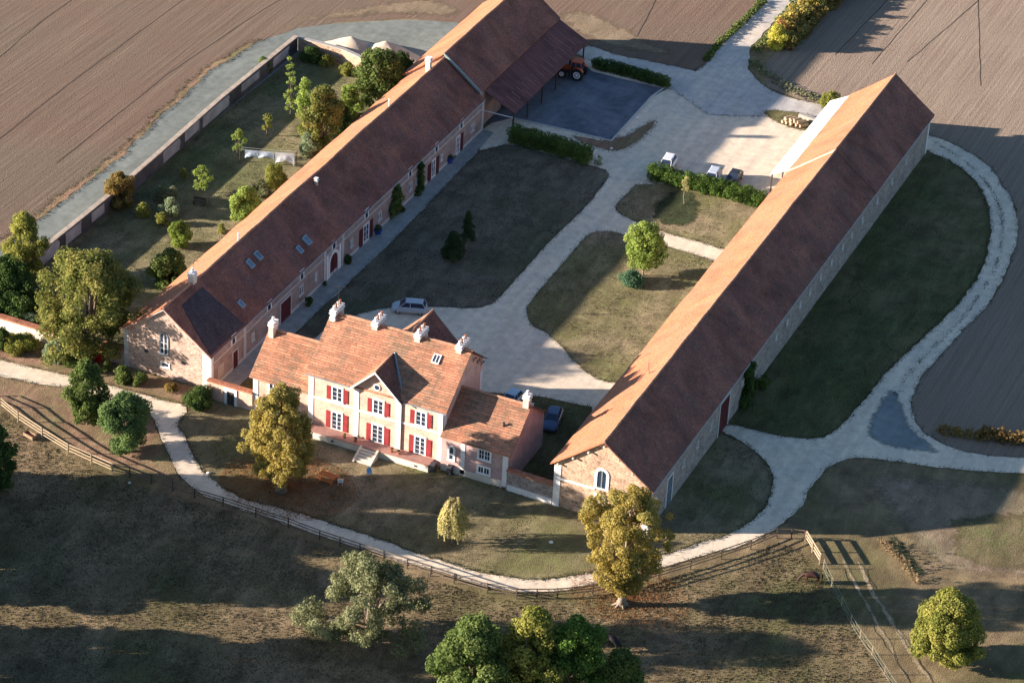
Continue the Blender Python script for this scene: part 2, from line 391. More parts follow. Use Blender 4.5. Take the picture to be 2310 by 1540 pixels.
G_GARDEN = m_ground('garden_grass', (0.0858, 0.0706, 0.0418), (0.0428, 0.047, 0.0207), (0.0318, 0.0306, 0.0158), .09, .5, 6.5, (.36, .6), 1.0, .16)
G_STUBBLE = m_ground('stubble', (0.126, 0.0966, 0.072), (0.0548, 0.0606, 0.0312), (0.0676, 0.0504, 0.036), .045, .5, 6, (.38, .6), 1.0, .16)
G_STUBBLE_F = m_ground('stubble_faded', (0.101, 0.0753, 0.0547), (0.0438, 0.0473, 0.0237), (0.0541, 0.0393, 0.0274), .045, .5, 6, (.38, .6), 1.0, .16, fade=True)
G_VERGE = m_ground('leafy_verge', (0.0952, 0.0614, 0.0416), (0.0571, 0.0523, 0.026), (0.0547, 0.0341, 0.0234), .12, .6, 6, (.38, .6), 1.0, .16)
G_VERGE_F = m_ground('leafy_verge_faded', (0.0952, 0.0614, 0.0416), (0.0571, 0.0523, 0.026), (0.0547, 0.0341, 0.0234), .12, .6, 6, (.38, .6), 1.0, .16, fade=True)
RUT = m_ground('bare_rut', (0.138, 0.107, 0.0715), (0.0935, 0.0798, 0.0495), (0.077, 0.0633, 0.0385), .3, .8, 5, (.4, .6), 1, .12)
RUT_F = m_ground('bare_rut_faded', (0.138, 0.107, 0.0715), (0.0935, 0.0798, 0.0495), (0.077, 0.0633, 0.0385), .3, .8, 5, (.4, .6), 1, .12, fade=True)
G_STUB2 = m_ground('green_stubble', (0.0465, 0.04, 0.0209), (0.0372, 0.04, 0.0174), (0.0558, 0.0435, 0.0261), .1, .6, 5, (.4, .6), 1, .14)
G_STUB2_F = m_ground('green_stubble_faded', (0.0465, 0.04, 0.0209), (0.0372, 0.04, 0.0174), (0.0558, 0.0435, 0.0261), .1, .6, 5, (.4, .6), 1, .14, fade=True)
F_WEST = m_field('field_soil_west', (0.0634, 0.0496, 0.0367), (0.0675, 0.0466, 0.035), (0.0872, 0.0668, 0.0486))
F_EAST = m_field('field_soil_east', (0.108, 0.0859, 0.065), (0.0979, 0.0745, 0.0569), (0.136, 0.109, 0.0813))
F_TRACK = m_plain('field_track_soil', (0.075, 0.0588, 0.0468), 1, .2, 2, .05)
F_PALE = m_ground('field_margin_straw', (0.108, 0.0826, 0.0539), (0.0903, 0.0693, 0.0462), (0.0812, 0.0616, 0.0423), .1, .6, 5, (.4, .6), 1, .12)
F_PALE_F = m_ground('field_margin_straw_faded', (0.0674, 0.052, 0.0347), (0.0577, 0.0454, 0.0308), (0.0539, 0.0416, 0.0281), .1, .6, 5, (.4, .6), 1, .12, fade=True)
GRAVEL = m_gravel('gravel', (0.788, 0.651, 0.477), (0.694, 0.591, 0.45))
GRAVEL_GREY = m_gravel('grey_gravel', (0.612, 0.535, 0.44), (0.45, 0.426, 0.39), (.4, .6))
ROAD_GREY = m_gravel('grey_stone_road', (0.214, 0.23, 0.2), (0.172, 0.188, 0.168), (.4, .6))
ROAD_GREY_F = m_gravel('grey_stone_road_faded', (0.225, 0.25, 0.233), (0.181, 0.204, 0.195), (.4, .6), fade=True)
ASPHALT = m_gravel('asphalt', (.17, .18, .195), (.10, .112, .13), (.42, .58), 3)
PAVING = m_gravel('paving_slabs', (.33, .33, .30), (.27, .28, .26), (.4, .6), 2)
T_LIT = m_tile('clay_tiles_weathered_lit', (0.55, 0.217, 0.106), (0.473, 0.202, 0.114), (0.318, 0.188, 0.133), (.53, .8), .16, .82, .2, 0, .30)  # lit copy of the barn tiles, for the slopes facing the sun
T_SHADED = m_tile('clay_tiles_shaded_slope', (0.341, 0.144, 0.097), (0.236, 0.107, 0.083), (0.15, 0.1, 0.083), (.46, .72), .16, .72, .2, 0, .5)  # same tiles darkened, shade painted into the slopes away from the sun
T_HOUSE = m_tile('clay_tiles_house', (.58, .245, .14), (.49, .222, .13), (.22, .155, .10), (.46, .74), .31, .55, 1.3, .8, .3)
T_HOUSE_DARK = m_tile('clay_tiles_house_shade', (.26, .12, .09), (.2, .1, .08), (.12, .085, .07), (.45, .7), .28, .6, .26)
T_RUST = m_tile('rusty_sheet_roof', (.19, .085, .075), (.16, .075, .07), (.13, .07, .065), (.5, .75), 3, .9, .9)
T_SLATE = m_tile('new_dark_tiles', (.085, .07, .075), (.075, .062, .068), (.06, .05, .055), (.5, .75), .2, .85, .2)
RIDGE = m_plain('ridge_tiles', (.46, .24, .15), .9, .35, 2.2)
COPING = m_plain('coping_tiles', (0.396, 0.158, 0.0864), .9, .3, 2.5)
STONE = m_rubble('rubble_stone', (0.571, 0.384, 0.254), (0.37, 0.228, 0.143), (0.571, 0.432, 0.32))
STONE_PALE = m_rubble('pale_rubble_stone', (.56, .40, .31), (.42, .28, .215), (.60, .47, .37))
STONE_GREY = m_rubble('grey_rubble_stone', (.40, .33, .28), (.30, .235, .20), (.42, .37, .33))
BRICK = m_brick('pink_brick', (.72, .44, .325), (.66, .40, .29), (.75, .57, .45), .26)
BRICK_BARN = m_brick('barn_brick', (.37, .255, .215), (.32, .23, .20), (.40, .33, .28), .3)
BRICK_RED = m_brick('red_brick', (.42, .2, .15), (.36, .18, .14), (.45, .35, .3))
RENDER = m_plain('cream_render', (.68, .60, .48), .9, .1, 1.2)
RENDER_OLD = m_plain('stained_render', (0.429, 0.413, 0.4), .95, .3, .5)
WHITE = m_plain('white_stone_trim', (.84, .81, .75), .8, .06, 1.5)
WPAINT = m_plain('white_paint', (.80, .80, .78), .5, .04, 2)
TRIM_GREY = m_plain('pale_stone_trim', (.52, .50, .46), .85, .12, 1.5)
RED = m_plain('red_paint', (.30, .04, .042), .5, .2, 1.2)
RED_DARK = m_plain('dark_red_paint', (.10, .014, .018), .6, .15, 2)
ZINC = m_plain('zinc', (.30, .36, .38), .45, .15, 2, .5, .4)
ZINC_GREEN = m_plain('green_zinc', (.25, .32, .30), .6, .25, 1.2)
GLASS = m_glass('window_glass'); GLASS_SKY = m_glass('skylight_glass', (.09, .13, .17), .2)
WOOD_POST = m_plain('weathered_wood', (.26, .18, .11), .9, .3, 4)
WOOD_DARK = m_plain('dark_wood', (.07, .055, .045), .9, .3, 4)
WOOD_PALE = m_plain('pale_wood', (0.429, 0.323, 0.211), .85, .2, 3)
WOOD_ORANGE = m_plain('orange_stained_wood', (.58, .17, .04), .7, .2, 3)
BARK = m_plain('bark', (.20, .155, .12), 1, .35, 3, .1, 0, .6)
BARK_PALE = m_plain('pale_bark', (.27, .22, .165), 1, .25, 3, .1, 0, .5)
BLACK = m_plain('black_rubber', (.02, .02, .022), .8, .2)
IRON = m_plain('dark_iron', (.05, .05, .055), .6, .2)
SAND = m_gravel('sand', (.55, .45, .33), (.47, .40, .31))
def m_cloth(name, c):
    m = m_leaf(name, tuple(x/LEAF for x in c), tuple(x/LEAF*.97 for x in c), None, .45); return m
CLOTH = m_cloth('white_cloth', (.92, .92, .93)); CLOTH_BLUE = m_cloth('pale_blue_cloth', (.74, .84, .95))
L_WALNUT = m_leaf('walnut_leaves', (.085, .105, .028), (.17, .175, .05), (.19, .165, .05))
L_GREEN = m_leaf('green_leaves', (.055, .085, .024), (.12, .15, .045))
L_LIGHT = m_leaf('light_green_leaves', (.13, .18, .04), (.24, .29, .07))
L_DARK = m_leaf('dark_green_leaves', (.03, .055, .018), (.075, .11, .03))
L_OLIVE = m_leaf('olive_grey_leaves', (.095, .105, .05), (.185, .19, .10))
L_AUTUMN = m_leaf('autumn_leaves', (.20, .15, .035), (.31, .25, .075), (.17, .155, .05))
L_YELLOW = m_leaf('yellow_leaves', (.25, .22, .08), (.38, .34, .15))
L_LIME = m_leaf('yellow_green_leaves', (.115, .13, .028), (.22, .22, .055), (.19, .175, .045))
L_BROWN = m_leaf('brown_leaves', (0.15, 0.0943, 0.027), (0.224, 0.164, 0.054), (0.0952, 0.107, 0.036))
L_GREY = m_leaf('grey_green_leaves', (.14, .18, .10), (.24, .28, .16))
L_SHADE = m_leaf('conifer_needles', (.025, .045, .02), (.05, .075, .03))
L_HEDGE = m_leaf('hedge_leaves', (.04, .075, .018), (.09, .135, .03))
L_RED = m_leaf('red_leaves', (.45, .02, .02), (.65, .05, .03))
L_LITTER = m_leaf('fallen_leaves', (.17, .06, .025), (.26, .115, .045), None, .1)
L_GRASS = m_leaf('grass_blades', (0.0465, 0.0432, 0.018), (0.102, 0.084, 0.045), None, .3)
L_STRAW = m_leaf('dry_stalks', (0.135, 0.09, 0.0495), (0.216, 0.162, 0.09))
L_EDGE = m_leaf('edge_grass', (0.0248, 0.027, 0.012), (0.0527, 0.051, 0.024), None, .3)
L_LAWN = m_leaf('lawn_blades', (0.0279, 0.0288, 0.012), (0.0713, 0.06, 0.03), None, .3)
# ---------------------------------------------------------------- terrain, fields, tracks, lawns
def big_ground():
    mb = MB(); mb.face([(-900, -700, 0), (900, -700, 0), (900, 1100, 0), (-900, 1100, 0)])
    tag(mb.build('ground', G_PADDOCK), kind='structure')
big_ground()
def field(name, pts, mat, tracks, z=.012, smooth=0):
    o = sheet(name, pts, z, mat, smooth, .25, .9)
    mb = MB()
    for tr in tracks:
        for off in (0,):
            pp = resample(tr, 1.5, False)
            for (a, b) in zip(pp, pp[1:]):
                w = .06
                ja = mnoise.noise(Vector((a[1]*.3, off, 1)))*.12; jb = mnoise.noise(Vector((b[1]*.3, off, 1)))*.12
                d = Vector((b[0]-a[0], b[1]-a[1], 0)).normalized(); nn = Vector((-d.y, d.x, 0))
                A = Vector((a[0], a[1], z+.012))+nn*(off+ja); B = Vector((b[0], b[1], z+.012))+nn*(off+jb)
                mb.face([A-nn*w, A+nn*w, B+nn*w, B-nn*w])
    if tracks:
        q = mb.build('wheel_track', F_TRACK, o, recalc=False)
    return o
field('field', [(-81.82, 12.92), (-81.62, 18.44), (-81.03, 27.65), (-80.94, 38.84), (-81.07, 47.61), (-82.25, 59.21), (-83.16, 73.01), (-81.92, 83.47), (-78.80, 90.88), (-74.59, 95.67), (-66.93, 101.47), (-60.34, 103.95), (-47.70, 109.60), (-40.85, 106.41), (-35.88, 105.85), (-27.98, 106.21), (-24.67, 106.04), (-24.22, 109.02), (-24.57, 115.33), (-24.12, 133.69)] + [(-25, 220), (-60, 420), (-520, 420), (-520, -40)], F_WEST,
      [[(-96.5, 30), (-97.5, 60), (-97.5, 100), (-96, 160)], [(-108, 40), (-111, 75), (-112, 150)], [(-87, 40), (-87.5, 70), (-86, 95), (-80, 125), (-78, 180)], [(-36, 112), (-40, 135), (-43, 180)]])
field('field', [(-20.75, 135.66), (-19.36, 126.06), (-16.87, 119.13), (-17.11, 112.47), (-14.31, 106.78), (-9.71, 105.38), (-6.01, 105.65), (0.83, 105.60), (9.81, 103.69), (13.33, 103.35), (18.51, 100.64), (22.77, 95.15), (26.02, 89.45), (27.90, 84.26), (28.83, 79.59), (29.71, 72.50), (29.85, 65.23), (29.03, 57.67), (28.00, 50.21), (27.46, 43.24), (27.96, 38.64), (29.88, 34.08), (32.21, 32.34), (35.76, 31.30), (38.80, 31.83), (42.99, 33.50)] + [(75, 18), (300, 60), (520, 420), (-10, 420), (-18, 220)], F_EAST,
      [[(-9.3, 121), (-8.6, 142), (-9, 200)], [(-3.8, 121), (-3.4, 146), (-4, 200)], [(.4, 124), (3.4, 150), (5, 200)], [(11.8, 122), (3.1, 150), (0, 200)]], .016)
sheet('field_margin', [(-82.07, 83.87), (-79.07, 91.39), (-74.86, 96.19), (-67.19, 102.00), (-60.59, 104.48), (-60.63, 108.90), (-67.01, 110.40), (-73.00, 105.15), (-77.15, 99.27), (-81.24, 93.49)], .028, F_PALE_F, 1, .5, .6, feather=2.5)
sheet('field_margin', [(-47.94, 110.14), (-41.13, 107.07), (-36.20, 106.64), (-31.31, 107.84), (-26.84, 110.09), (-36.65, 114.33), (-45.62, 117.65), (-50.08, 115.05)], .029, F_PALE_F, 1, .6, .6, feather=2.5)
# the stone road behind the garden wall and the yard beside the tall barn
sheet('road', [(-80.88, 8.64), (-81.39, 18.08), (-81.03, 27.65), (-80.94, 38.84), (-81.07, 47.61), (-82.25, 59.21), (-83.16, 73.01), (-81.92, 83.47), (-78.80, 90.88), (-74.46, 95.41), (-66.74, 101.07), (-60.22, 103.68)] + [(-52, 98), (-55, 92), (-75, 84), (-75.3, 60), (-75.3, 5), (-82, -6)], .03, ROAD_GREY, 0, .12, .5)
sheet('field_verge', [(-81.47, 12.39), (-81.27, 17.89), (-80.79, 27.27), (-80.69, 38.43), (-80.82, 47.19), (-82.00, 58.76), (-82.89, 72.54), (-81.72, 83.10), (-80.94, 85.02), (-82.32, 84.21), (-84.23, 74.91), (-83.35, 61.11), (-82.20, 49.51), (-82.05, 40.66), (-82.12, 29.38), (-82.57, 19.91), (-82.76, 14.35)], .04, G_VERGE_F, 0, .35, .4, edge=True, feather=.45)
# courtyard gravel and the tracks leading out of it
sheet('courtyard', [(-43.2, 11), (-43.2, 76), (-40, 104), (-30, 104), (-.1, 104), (-.1, 2), (-5, 1.5), (-14, 12), (-30, 12.5)], .030, GRAVEL, 0, .05, .8)
sheet('track', [(-24.43, 134.57), (-24.57, 115.33), (-24.22, 109.02), (-24.67, 106.04), (-27.98, 106.21), (-35.77, 105.59), (-40.74, 106.15), (-42.18, 103.19), (-38.15, 101.63), (-32.08, 99.88), (-25.97, 99.47), (-18.26, 94.70), (-4.06, 101.30), (-5.92, 105.39), (-9.58, 104.99), (-14.07, 106.14), (-16.32, 107.99), (-18.40, 110.61), (-20.47, 116.38), (-21.08, 135.81)], .036, GRAVEL_GREY, 0, .2, .5)
sheet('track', [(-22.8, 130), (-22, 220), (-16, 220), (-17.5, 130)], .034, GRAVEL_GREY, 0, .2, .6)
sheet('track', [(-67.47, -3.54), (-63.63, -3.06), (-58.99, -2.68), (-53.10, -2.23), (-50.38, -2.33), (-45.76, -1.81), (-43.26, -2.00), (-43.41, -5.59), (-41.57, -7.03), (-37.15, -11.58), (-33.55, -13.80), (-29.91, -14.98), (-27.35, -14.54), (-23.14, -14.33), (-19.13, -14.40), (-14.28, -14.55), (-11.03, -14.71), (-7.77, -14.95), (-2.58, -15.10), (1.20, -14.40), (3.88, -13.50), (7.30, -10.88), (9.17, -9.01), (11.85, -5.79), (14.15, -2.76), (17.13, 1.20), (19.37, 4.61), (20.75, 9.09), (20.31, 14.11), (18.67, 17.63), (14.63, 21.47), (10.74, 22.22), (10.98, 24.11), (15.17, 24.32), (18.74, 24.72), (21.34, 26.33), (22.28, 28.19), (23.02, 32.24), (23.33, 37.72), (23.80, 44.54), (25.06, 52.59), (26.21, 59.63), (26.99, 67.28), (26.39, 75.67), (24.61, 83.73), (22.35, 89.83), (19.50, 94.42), (15.72, 97.92), (10.59, 99.61), (8.84, 104.18), (13.33, 103.35), (18.51, 100.64), (22.77, 95.15), (26.02, 89.45), (27.85, 84.23), (28.83, 79.59), (29.71, 72.50), (29.85, 65.23), (29.03, 57.67), (28.00, 50.21), (27.46, 43.24), (27.96, 38.64), (29.88, 34.08), (32.21, 32.34), (35.76, 31.30), (38.80, 31.83), (42.99, 33.50), (48.05, 35.53), (48.94, 32.22), (43.85, 30.46), (40.49, 29.04), (36.91, 27.50), (32.91, 26.63), (27.02, 24.85), (24.88, 23.49), (23.87, 20.25), (23.54, 15.57), (24.02, 11.89), (23.08, 7.44), (21.22, 3.02), (16.96, -2.25), (13.81, -6.43), (10.01, -11.02), (6.66, -14.02), (3.51, -16.05), (0.05, -16.85), (-3.91, -16.61), (-9.13, -17.01), (-14.65, -16.92), (-19.36, -17.00), (-25.93, -16.67), (-31.17, -16.60), (-34.35, -16.23), (-37.22, -14.63), (-39.81, -12.14), (-43.14, -8.79), (-45.97, -5.96), (-47.73, -3.82), (-50.51, -5.02), (-58.15, -4.99), (-61.64, -5.94), (-65.57, -6.49), (-70.47, -7.14), (-72.31, -4.34)], .035, GRAVEL, 1, .22, .4)
sheet('track_centre', [(24.09, 40.31), (26.68, 40.63), (28.59, 36.32), (31.71, 32.28), (35.76, 30.09), (33.60, 28.72), (29.29, 27.59), (26.57, 27.95), (24.66, 30.51)], .05, ROAD_GREY_F, 2, .3, .4, feather=1.6)
# lawns of the courtyard
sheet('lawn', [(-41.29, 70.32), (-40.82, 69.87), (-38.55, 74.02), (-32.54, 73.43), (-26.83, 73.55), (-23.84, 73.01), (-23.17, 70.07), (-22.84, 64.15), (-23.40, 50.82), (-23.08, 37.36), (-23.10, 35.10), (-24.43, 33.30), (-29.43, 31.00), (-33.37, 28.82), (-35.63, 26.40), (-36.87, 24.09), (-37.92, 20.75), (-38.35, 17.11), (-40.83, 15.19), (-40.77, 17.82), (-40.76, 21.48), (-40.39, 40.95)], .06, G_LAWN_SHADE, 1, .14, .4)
sheet('lawn', [(-3.66, 58.04), (-9.93, 58.34), (-14.58, 58.17), (-17.03, 58.73), (-18.88, 57.95), (-19.73, 56.83), (-19.91, 51.63), (-19.71, 44.17), (-19.37, 38.10), (-19.56, 36.70), (-18.47, 34.37), (-16.95, 32.66), (-15.08, 32.31), (-13.01, 30.84), (-11.14, 29.28), (-7.16, 26.03), (-3.90, 25.54)] + [(-.05, 28), (-.05, 56)], .061, G_LAWN, 1, .14, .4)
sheet('lawn', [(-19.41, 73.15), (-19.75, 66.16), (-19.48, 64.04), (-18.07, 62.84), (-16.40, 62.47), (-13.13, 61.56), (-3.57, 61.38)] + [(-.05, 60), (-.05, 72)] + [(-5.37, 75.46)], .062, G_LAWN, 1, .14, .4)
sheet('grass_patch', [(-15.38, 63.69), (-16.06, 72.98), (-12.78, 74.83), (-9.38, 69.98), (-8.28, 64.01), (-11.93, 62.62)], .08, G_GREEN_F, 2, .5, .3, feather=1.6)
sheet('grass_verge', [(-26.49, 80.87), (-24.38, 90.61), (-23.34, 87.05), (-24.06, 80.38), (-24.87, 78.49), (-28.83, 78.10), (-33.41, 79.84)], .063, G_VERGE_F, 1, .2, .4, feather=0.5)
sheet('grass_island', [(-12.66, 99.11), (-10.26, 100.78), (-5.47, 101.70), (-3.30, 97.27), (-6.80, 96.46), (-9.66, 97.36)], .064, G_GREEN, 1, .25, .4)
sheet('asphalt_court', [(-43.5, 77)] + [(-41.13, 80.60), (-33.61, 80.90), (-26.95, 81.05), (-27.15, 95.86), (-26.14, 99.06), (-32.99, 98.88), (-37.33, 98.91)] + [(-39, 100.5), (-43.5, 100.5)], .065, ASPHALT, 0, .05, .6)
def kerb(name, label, pts, w, h, mat, parent=None):
    mb = MB(); 
    for (a, b) in zip(pts, pts[1:]):
        d = Vector((b[0]-a[0], b[1]-a[1], 0)).normalized(); n = Vector((-d.y, d.x, 0)); mb.ob((a[0], a[1], 0), d, n, 0, (Vector(b)-Vector(a)).length, -w/2, w/2, 0, h)
    o = mb.build(name, mat); return tag(o, label, 'kerb')
kerb('kerb', 'low pale kerb edging the dark asphalt court by the open shed', [(-44.69, 80.36), (-41.13, 80.60), (-33.61, 80.90), (-26.95, 81.05), (-27.15, 95.86), (-26.37, 100.80)], .22, .14, TRIM_GREY)
sheet('pavement', [(-43.2, 2.6), (-40.9, 2.6), (-40.8, 21.5), (-40.4, 41), (-41.2, 70), (-41.6, 75.5), (-43.2, 75.5)], .075, PAVING, 0, .05, .6)
sheet('lawn', [(-16.02, 16.87), (-10.03, 18.97), (-3.88, 19.99)] + [(-.05, 12), (-.05, .5), (-13, .5)], .066, G_GREEN, 0, .15, .4)
# lawns outside
sheet('lawn', [(-43.17, -2.16), (-43.33, -5.54), (-41.49, -6.98), (-37.02, -11.52), (-33.54, -13.61), (-29.99, -14.83), (-27.43, -14.40), (-23.21, -14.19), (-19.20, -14.26), (-14.35, -14.41), (-11.10, -14.57), (-7.83, -14.80), (-2.64, -14.96), (1.14, -14.26), (3.81, -13.36), (7.24, -10.74), (9.10, -8.86), (11.79, -5.64), (14.09, -2.61), (17.07, 1.35), (19.25, 4.64), (20.58, 9.00), (20.18, 14.04), (18.55, 17.37), (14.64, 21.17), (10.84, 21.96)] + [(11, 22), (11, 0), (0, 0), (-5.6, .3), (-13.5, .6), (-37, 1), (-43.5, 2.2)], .025, G_LAWN, 0, .18, .4)
sheet('lawn', [(11.05, 23.94), (15.24, 24.15), (18.80, 24.55), (21.31, 26.11), (22.19, 28.14), (22.93, 32.19), (23.24, 37.67), (23.70, 44.49), (24.97, 52.54), (26.11, 59.58), (26.84, 67.20), (26.24, 75.59), (24.46, 83.65), (22.20, 89.74), (19.34, 94.33), (15.69, 97.61), (11.12, 98.90)] + [(11, 98), (11, 25)], .026, G_GREEN, 1, .2, .4)
sheet('garden', [(-75.4, 4), (-75.2, 84), (-55, 82), (-55, 3)], .02, G_GARDEN, 0, .05, 1)
sheet('verge', [(-71.61, -4.50), (-67.78, -3.06), (-63.99, -2.50), (-59.34, -2.12), (-53.43, -1.67), (-50.76, -1.69), (-46.08, -1.25), (-43.57, -1.45)] + [(-43.6, 2), (-72, 2.2), (-80, 2)], .021, G_VERGE, 0, .2, .5)
sheet('verge', [(-65.58, -11.89), (-68.12, -8.00), (-65.36, -6.81), (-61.44, -6.26), (-57.95, -5.31), (-50.32, -5.34), (-47.58, -4.67), (-45.79, -6.27), (-43.01, -9.02), (-39.64, -12.44), (-37.14, -14.97), (-41.55, -14.94), (-45.13, -15.91), (-51.81, -14.60), (-62.75, -10.87)], .022, G_VERGE, 0, .2, .5)
sheet('rough_field', [(27.30, 19.54), (32.54, 14.49), (35.90, 10.26), (39.77, 7.35), (42.79, 7.00), (47.09, 8.77), (53.39, 11.96), (48.22, 31.14), (40.69, 28.35), (33.47, 25.84), (27.85, 24.09)], .02, G_STUBBLE_F, 1, .3, .5, feather=4.0)
sheet('green_patch', [(37.93, 16.44), (40.62, 20.73), (45.57, 24.36), (49.71, 25.62), (52.76, 14.29), (46.69, 10.15), (42.46, 9.68)], .032, G_STUB2_F, 2, .8, .4, edge=False, feather=2.5)
sheet('grass_strip', [(33.45, 11.70), (35.22, 12.38), (37.54, 9.76), (40.43, 6.81), (38.76, 5.92), (36.11, 8.09)], .03, G_GREEN_F, 1, .4, .4, feather=0.8)
sheet('wheel_rut', [(30.02, 6.64), (30.44, 6.87), (33.23, 2.97), (36.17, -0.73), (39.03, -4.33), (44.25, -11.82), (43.70, -12.11), (38.86, -5.26), (35.60, -1.20), (32.86, 2.32)], .03, RUT_F, 1, .2, .4, feather=.4)
sheet('wheel_rut', [(32.13, 5.96), (32.76, 6.30), (35.97, 1.78), (39.49, -2.39), (42.49, -5.83), (46.35, -10.71), (45.56, -11.13), (41.73, -6.40), (38.68, -2.82), (35.14, 1.34)], .031, RUT_F, 1, .2, .4, feather=.4)
# ---------------------------------------------------------------- building kit
X, Y_, NX, NY = Vector((1, 0, 0)), Vector((0, 1, 0)), Vector((-1, 0, 0)), Vector((0, -1, 0))
def slope(root, axis, a0, a1, rdg, eave, mat, thick=.2, sag=.08, seed=0, name='roof', side=1):
    (cr, zr), (ce, ze) = rdg, eave; L = math.hypot(ce-cr, ze-zr); na = max(2, int((a1-a0)/1.2)); nt = 6
    V, F, U = [], [], []
    def P(i, j, dz):
        a = a0+(a1-a0)*i/na; t = j/nt
        s = mnoise.noise(Vector((a*.11, 0, seed)))*(1-t)+mnoise.noise(Vector((a*.13, 5*side, seed)))*t*.8 + .5*mnoise.noise(Vector((a*.3, t*2+9*side, seed)))
        sg = -.05*math.sin(math.pi*t)*min(1, L/6)
        ja = (mnoise.noise(Vector((i*9.1, j*1.7, seed)))*.05 if i in (0, na) else 0)
        je = (mnoise.noise(Vector((a*1.3, 3, seed)))*.05 if j == nt else 0)
        c = cr+(ce-cr)*t+(je if ce > cr else -je); z = zr+(ze-zr)*t+s*sag+sg+dz
        return ((c, a+ja, z) if axis == 'y' else (a+ja, c, z)), (a, t*L)
    for dz in (0, -thick):
        for i in range(na+1):
            for j in range(nt+1):
                p, u = P(i, j, dz); V.append(p); U.append(u)
    n1 = (na+1)*(nt+1); ix = lambda i, j, k: k*n1+i*(nt+1)+j
    for i in range(na):
        for j in range(nt):
            F.append((ix(i, j, 0), ix(i+1, j, 0), ix(i+1, j+1, 0), ix(i, j+1, 0))); F.append((ix(i, j, 1), ix(i, j+1, 1), ix(i+1, j+1, 1), ix(i+1, j, 1)))
    for i in range(na):
        for j in (0, nt): F.append((ix(i, j, 0), ix(i+1, j, 0), ix(i+1, j, 1), ix(i, j, 1)))
    for j in range(nt):
        for i in (0, na): F.append((ix(i, j, 0), ix(i, j+1, 0), ix(i, j+1, 1), ix(i, j, 1)))
    mb = MB(); mb.mesh(V, F)
    return mb.build(name, mat, root, uvs=U)
def ridge(root, axis, a0, a1, c, z, seed, sag=.08, r=.13, mat=None):
    mb = MB(); n = int((a1-a0)/.42)
    for i in range(n):
        a = a0+(a1-a0)*i/n; b = a0+(a1-a0)*(i+1.08)/n; dz = mnoise.noise(Vector(((a+b)/2*.11, 0, seed)))*sag+.5*mnoise.noise(Vector(((a+b)/2*.3, 9, seed)))*sag
        p, q = ((c, a, z+dz), (c, b, z+dz+.015)) if axis == 'y' else ((a, c, z+dz), (b, c, z+dz+.015))
        mb.path([p, q], [r*1.05, r*.95], 8)
    return mb.build('ridge_tiles', mat or RIDGE, root, recalc=False)
def fbox(root, name, O, r, n, a, b, z0, z1, d0, d1, mat, bevel=0):
    mb = MB(); mb.ob(O, r, n, a, b, d0, d1, z0, z1); return mb.build(name, mat, root, bevel=bevel)
def arch_pts(w, h):  # outline of an opening with a segment-arched top
    rise = min(w/2, h*.45); pts = [(-w/2, 0), (w/2, 0)]
    for k in range(9):
        a = math.pi*k/8; pts.append((w/2*math.cos(a), h-rise+rise*math.sin(a)))
    return pts
def window(root, O, r, n, w, h, cols=2, rows=2, sur=.16, smat=None, fmat=None, arch=False, name='window', sill=True, pane=None, proud=.09):
    """stone surround and painted bars in one frame, the glass a piece of its own"""
    smat = smat or WHITE; fmat = fmat or WPAINT; O = Vector(O); r = Vector(r); n = Vector(n); U = Vector((0, 0, 1))
    mb = MB(); at = lambda x, z, d: O+r*x+U*z+n*d
    if arch:
        a = arch_pts(w, h); b = arch_pts(w+2*sur, h+sur)
        a2 = a[1:]+[a[0]]; b2 = b[1:]+[b[0]]
        for i in range(len(a2)-1):
            mb.hexa([at(*a2[i], 0), at(*b2[i], 0), at(*b2[i+1], 0), at(*a2[i+1], 0), at(*a2[i], proud), at(*b2[i], proud), at(*b2[i+1], proud), at(*a2[i+1], proud)], 0)
    elif sur:
        mb.ob(O, r, n, -w/2-sur, -w/2, 0, proud, 0, h, 0); mb.ob(O, r, n, w/2, w/2+sur, 0, proud, 0, h, 0); mb.ob(O, r, n, -w/2-sur, w/2+sur, 0, proud, h, h+sur*1.2, 0)
    if sill: mb.ob(O, r, n, -w/2-sur-.05, w/2+sur+.05, 0, proud+.06, -.14, 0, 0)
    t = .045; hh = h if not arch else h-min(w/2, h*.45)
    mb.ob(O, r, n, -w/2, -w/2+t*1.3, .025, .06, 0, hh, 1); mb.ob(O, r, n, w/2-t*1.3, w/2, .025, .06, 0, hh, 1)
    for x in (0,): mb.ob(O, r, n, -w/2+t*1.3, w/2-t*1.3, .025, .06, 0, t*1.5, 1)
    if not arch: mb.ob(O, r, n, -w/2+t*1.3, w/2-t*1.3, .025, .06, h-t*1.3, h, 1)
    for i in range(1, cols): 
        x = -w/2+w*i/cols; ww = t*1.4 if i*2 == cols else t*.6; mb.ob(O, r, n, x-ww, x+ww, .025, .058, t*1.5, h-t*1.3 if not arch else h-.12, 1)
    for j in range(1, rows): z = hh*j/rows; mb.ob(O, r, n, -w/2+t*1.3, w/2-t*1.3, .025, .05, z-t*.5, z+t*.5, 1)
    f = mb.build(name, [smat, fmat], root)
    g = MB()
    if arch: g.prism([at(*p, .004) for p in arch_pts(w, h)], n*.018)
    else: g.ob(O, r, n, -w/2, w/2, .004, .022, 0, h)
    g.build('pane', pane or GLASS, f)
    return f
def shutter(root, O, r, n, w, h, mat=None, ang=0):
    mb = MB(); O = Vector(O); r = Vector(r); n = Vector(n)
    mb.ob(O, r, n, -w/2, w/2, .03, .075, 0, h)
    for z in (.12, .48, .84): mb.ob(O, r, n, -w/2+.04, w/2-.04, .075, .095, h*z, h*z+.09)
    k = 5
    for i in range(k): x = -w/2+w*(i+.5)/k; mb.ob(O, r, n, x-w/k*.42, x+w/k*.42, .075, .085, .03, h*.12-.01)
    return mb.build('shutter', mat or RED, root)
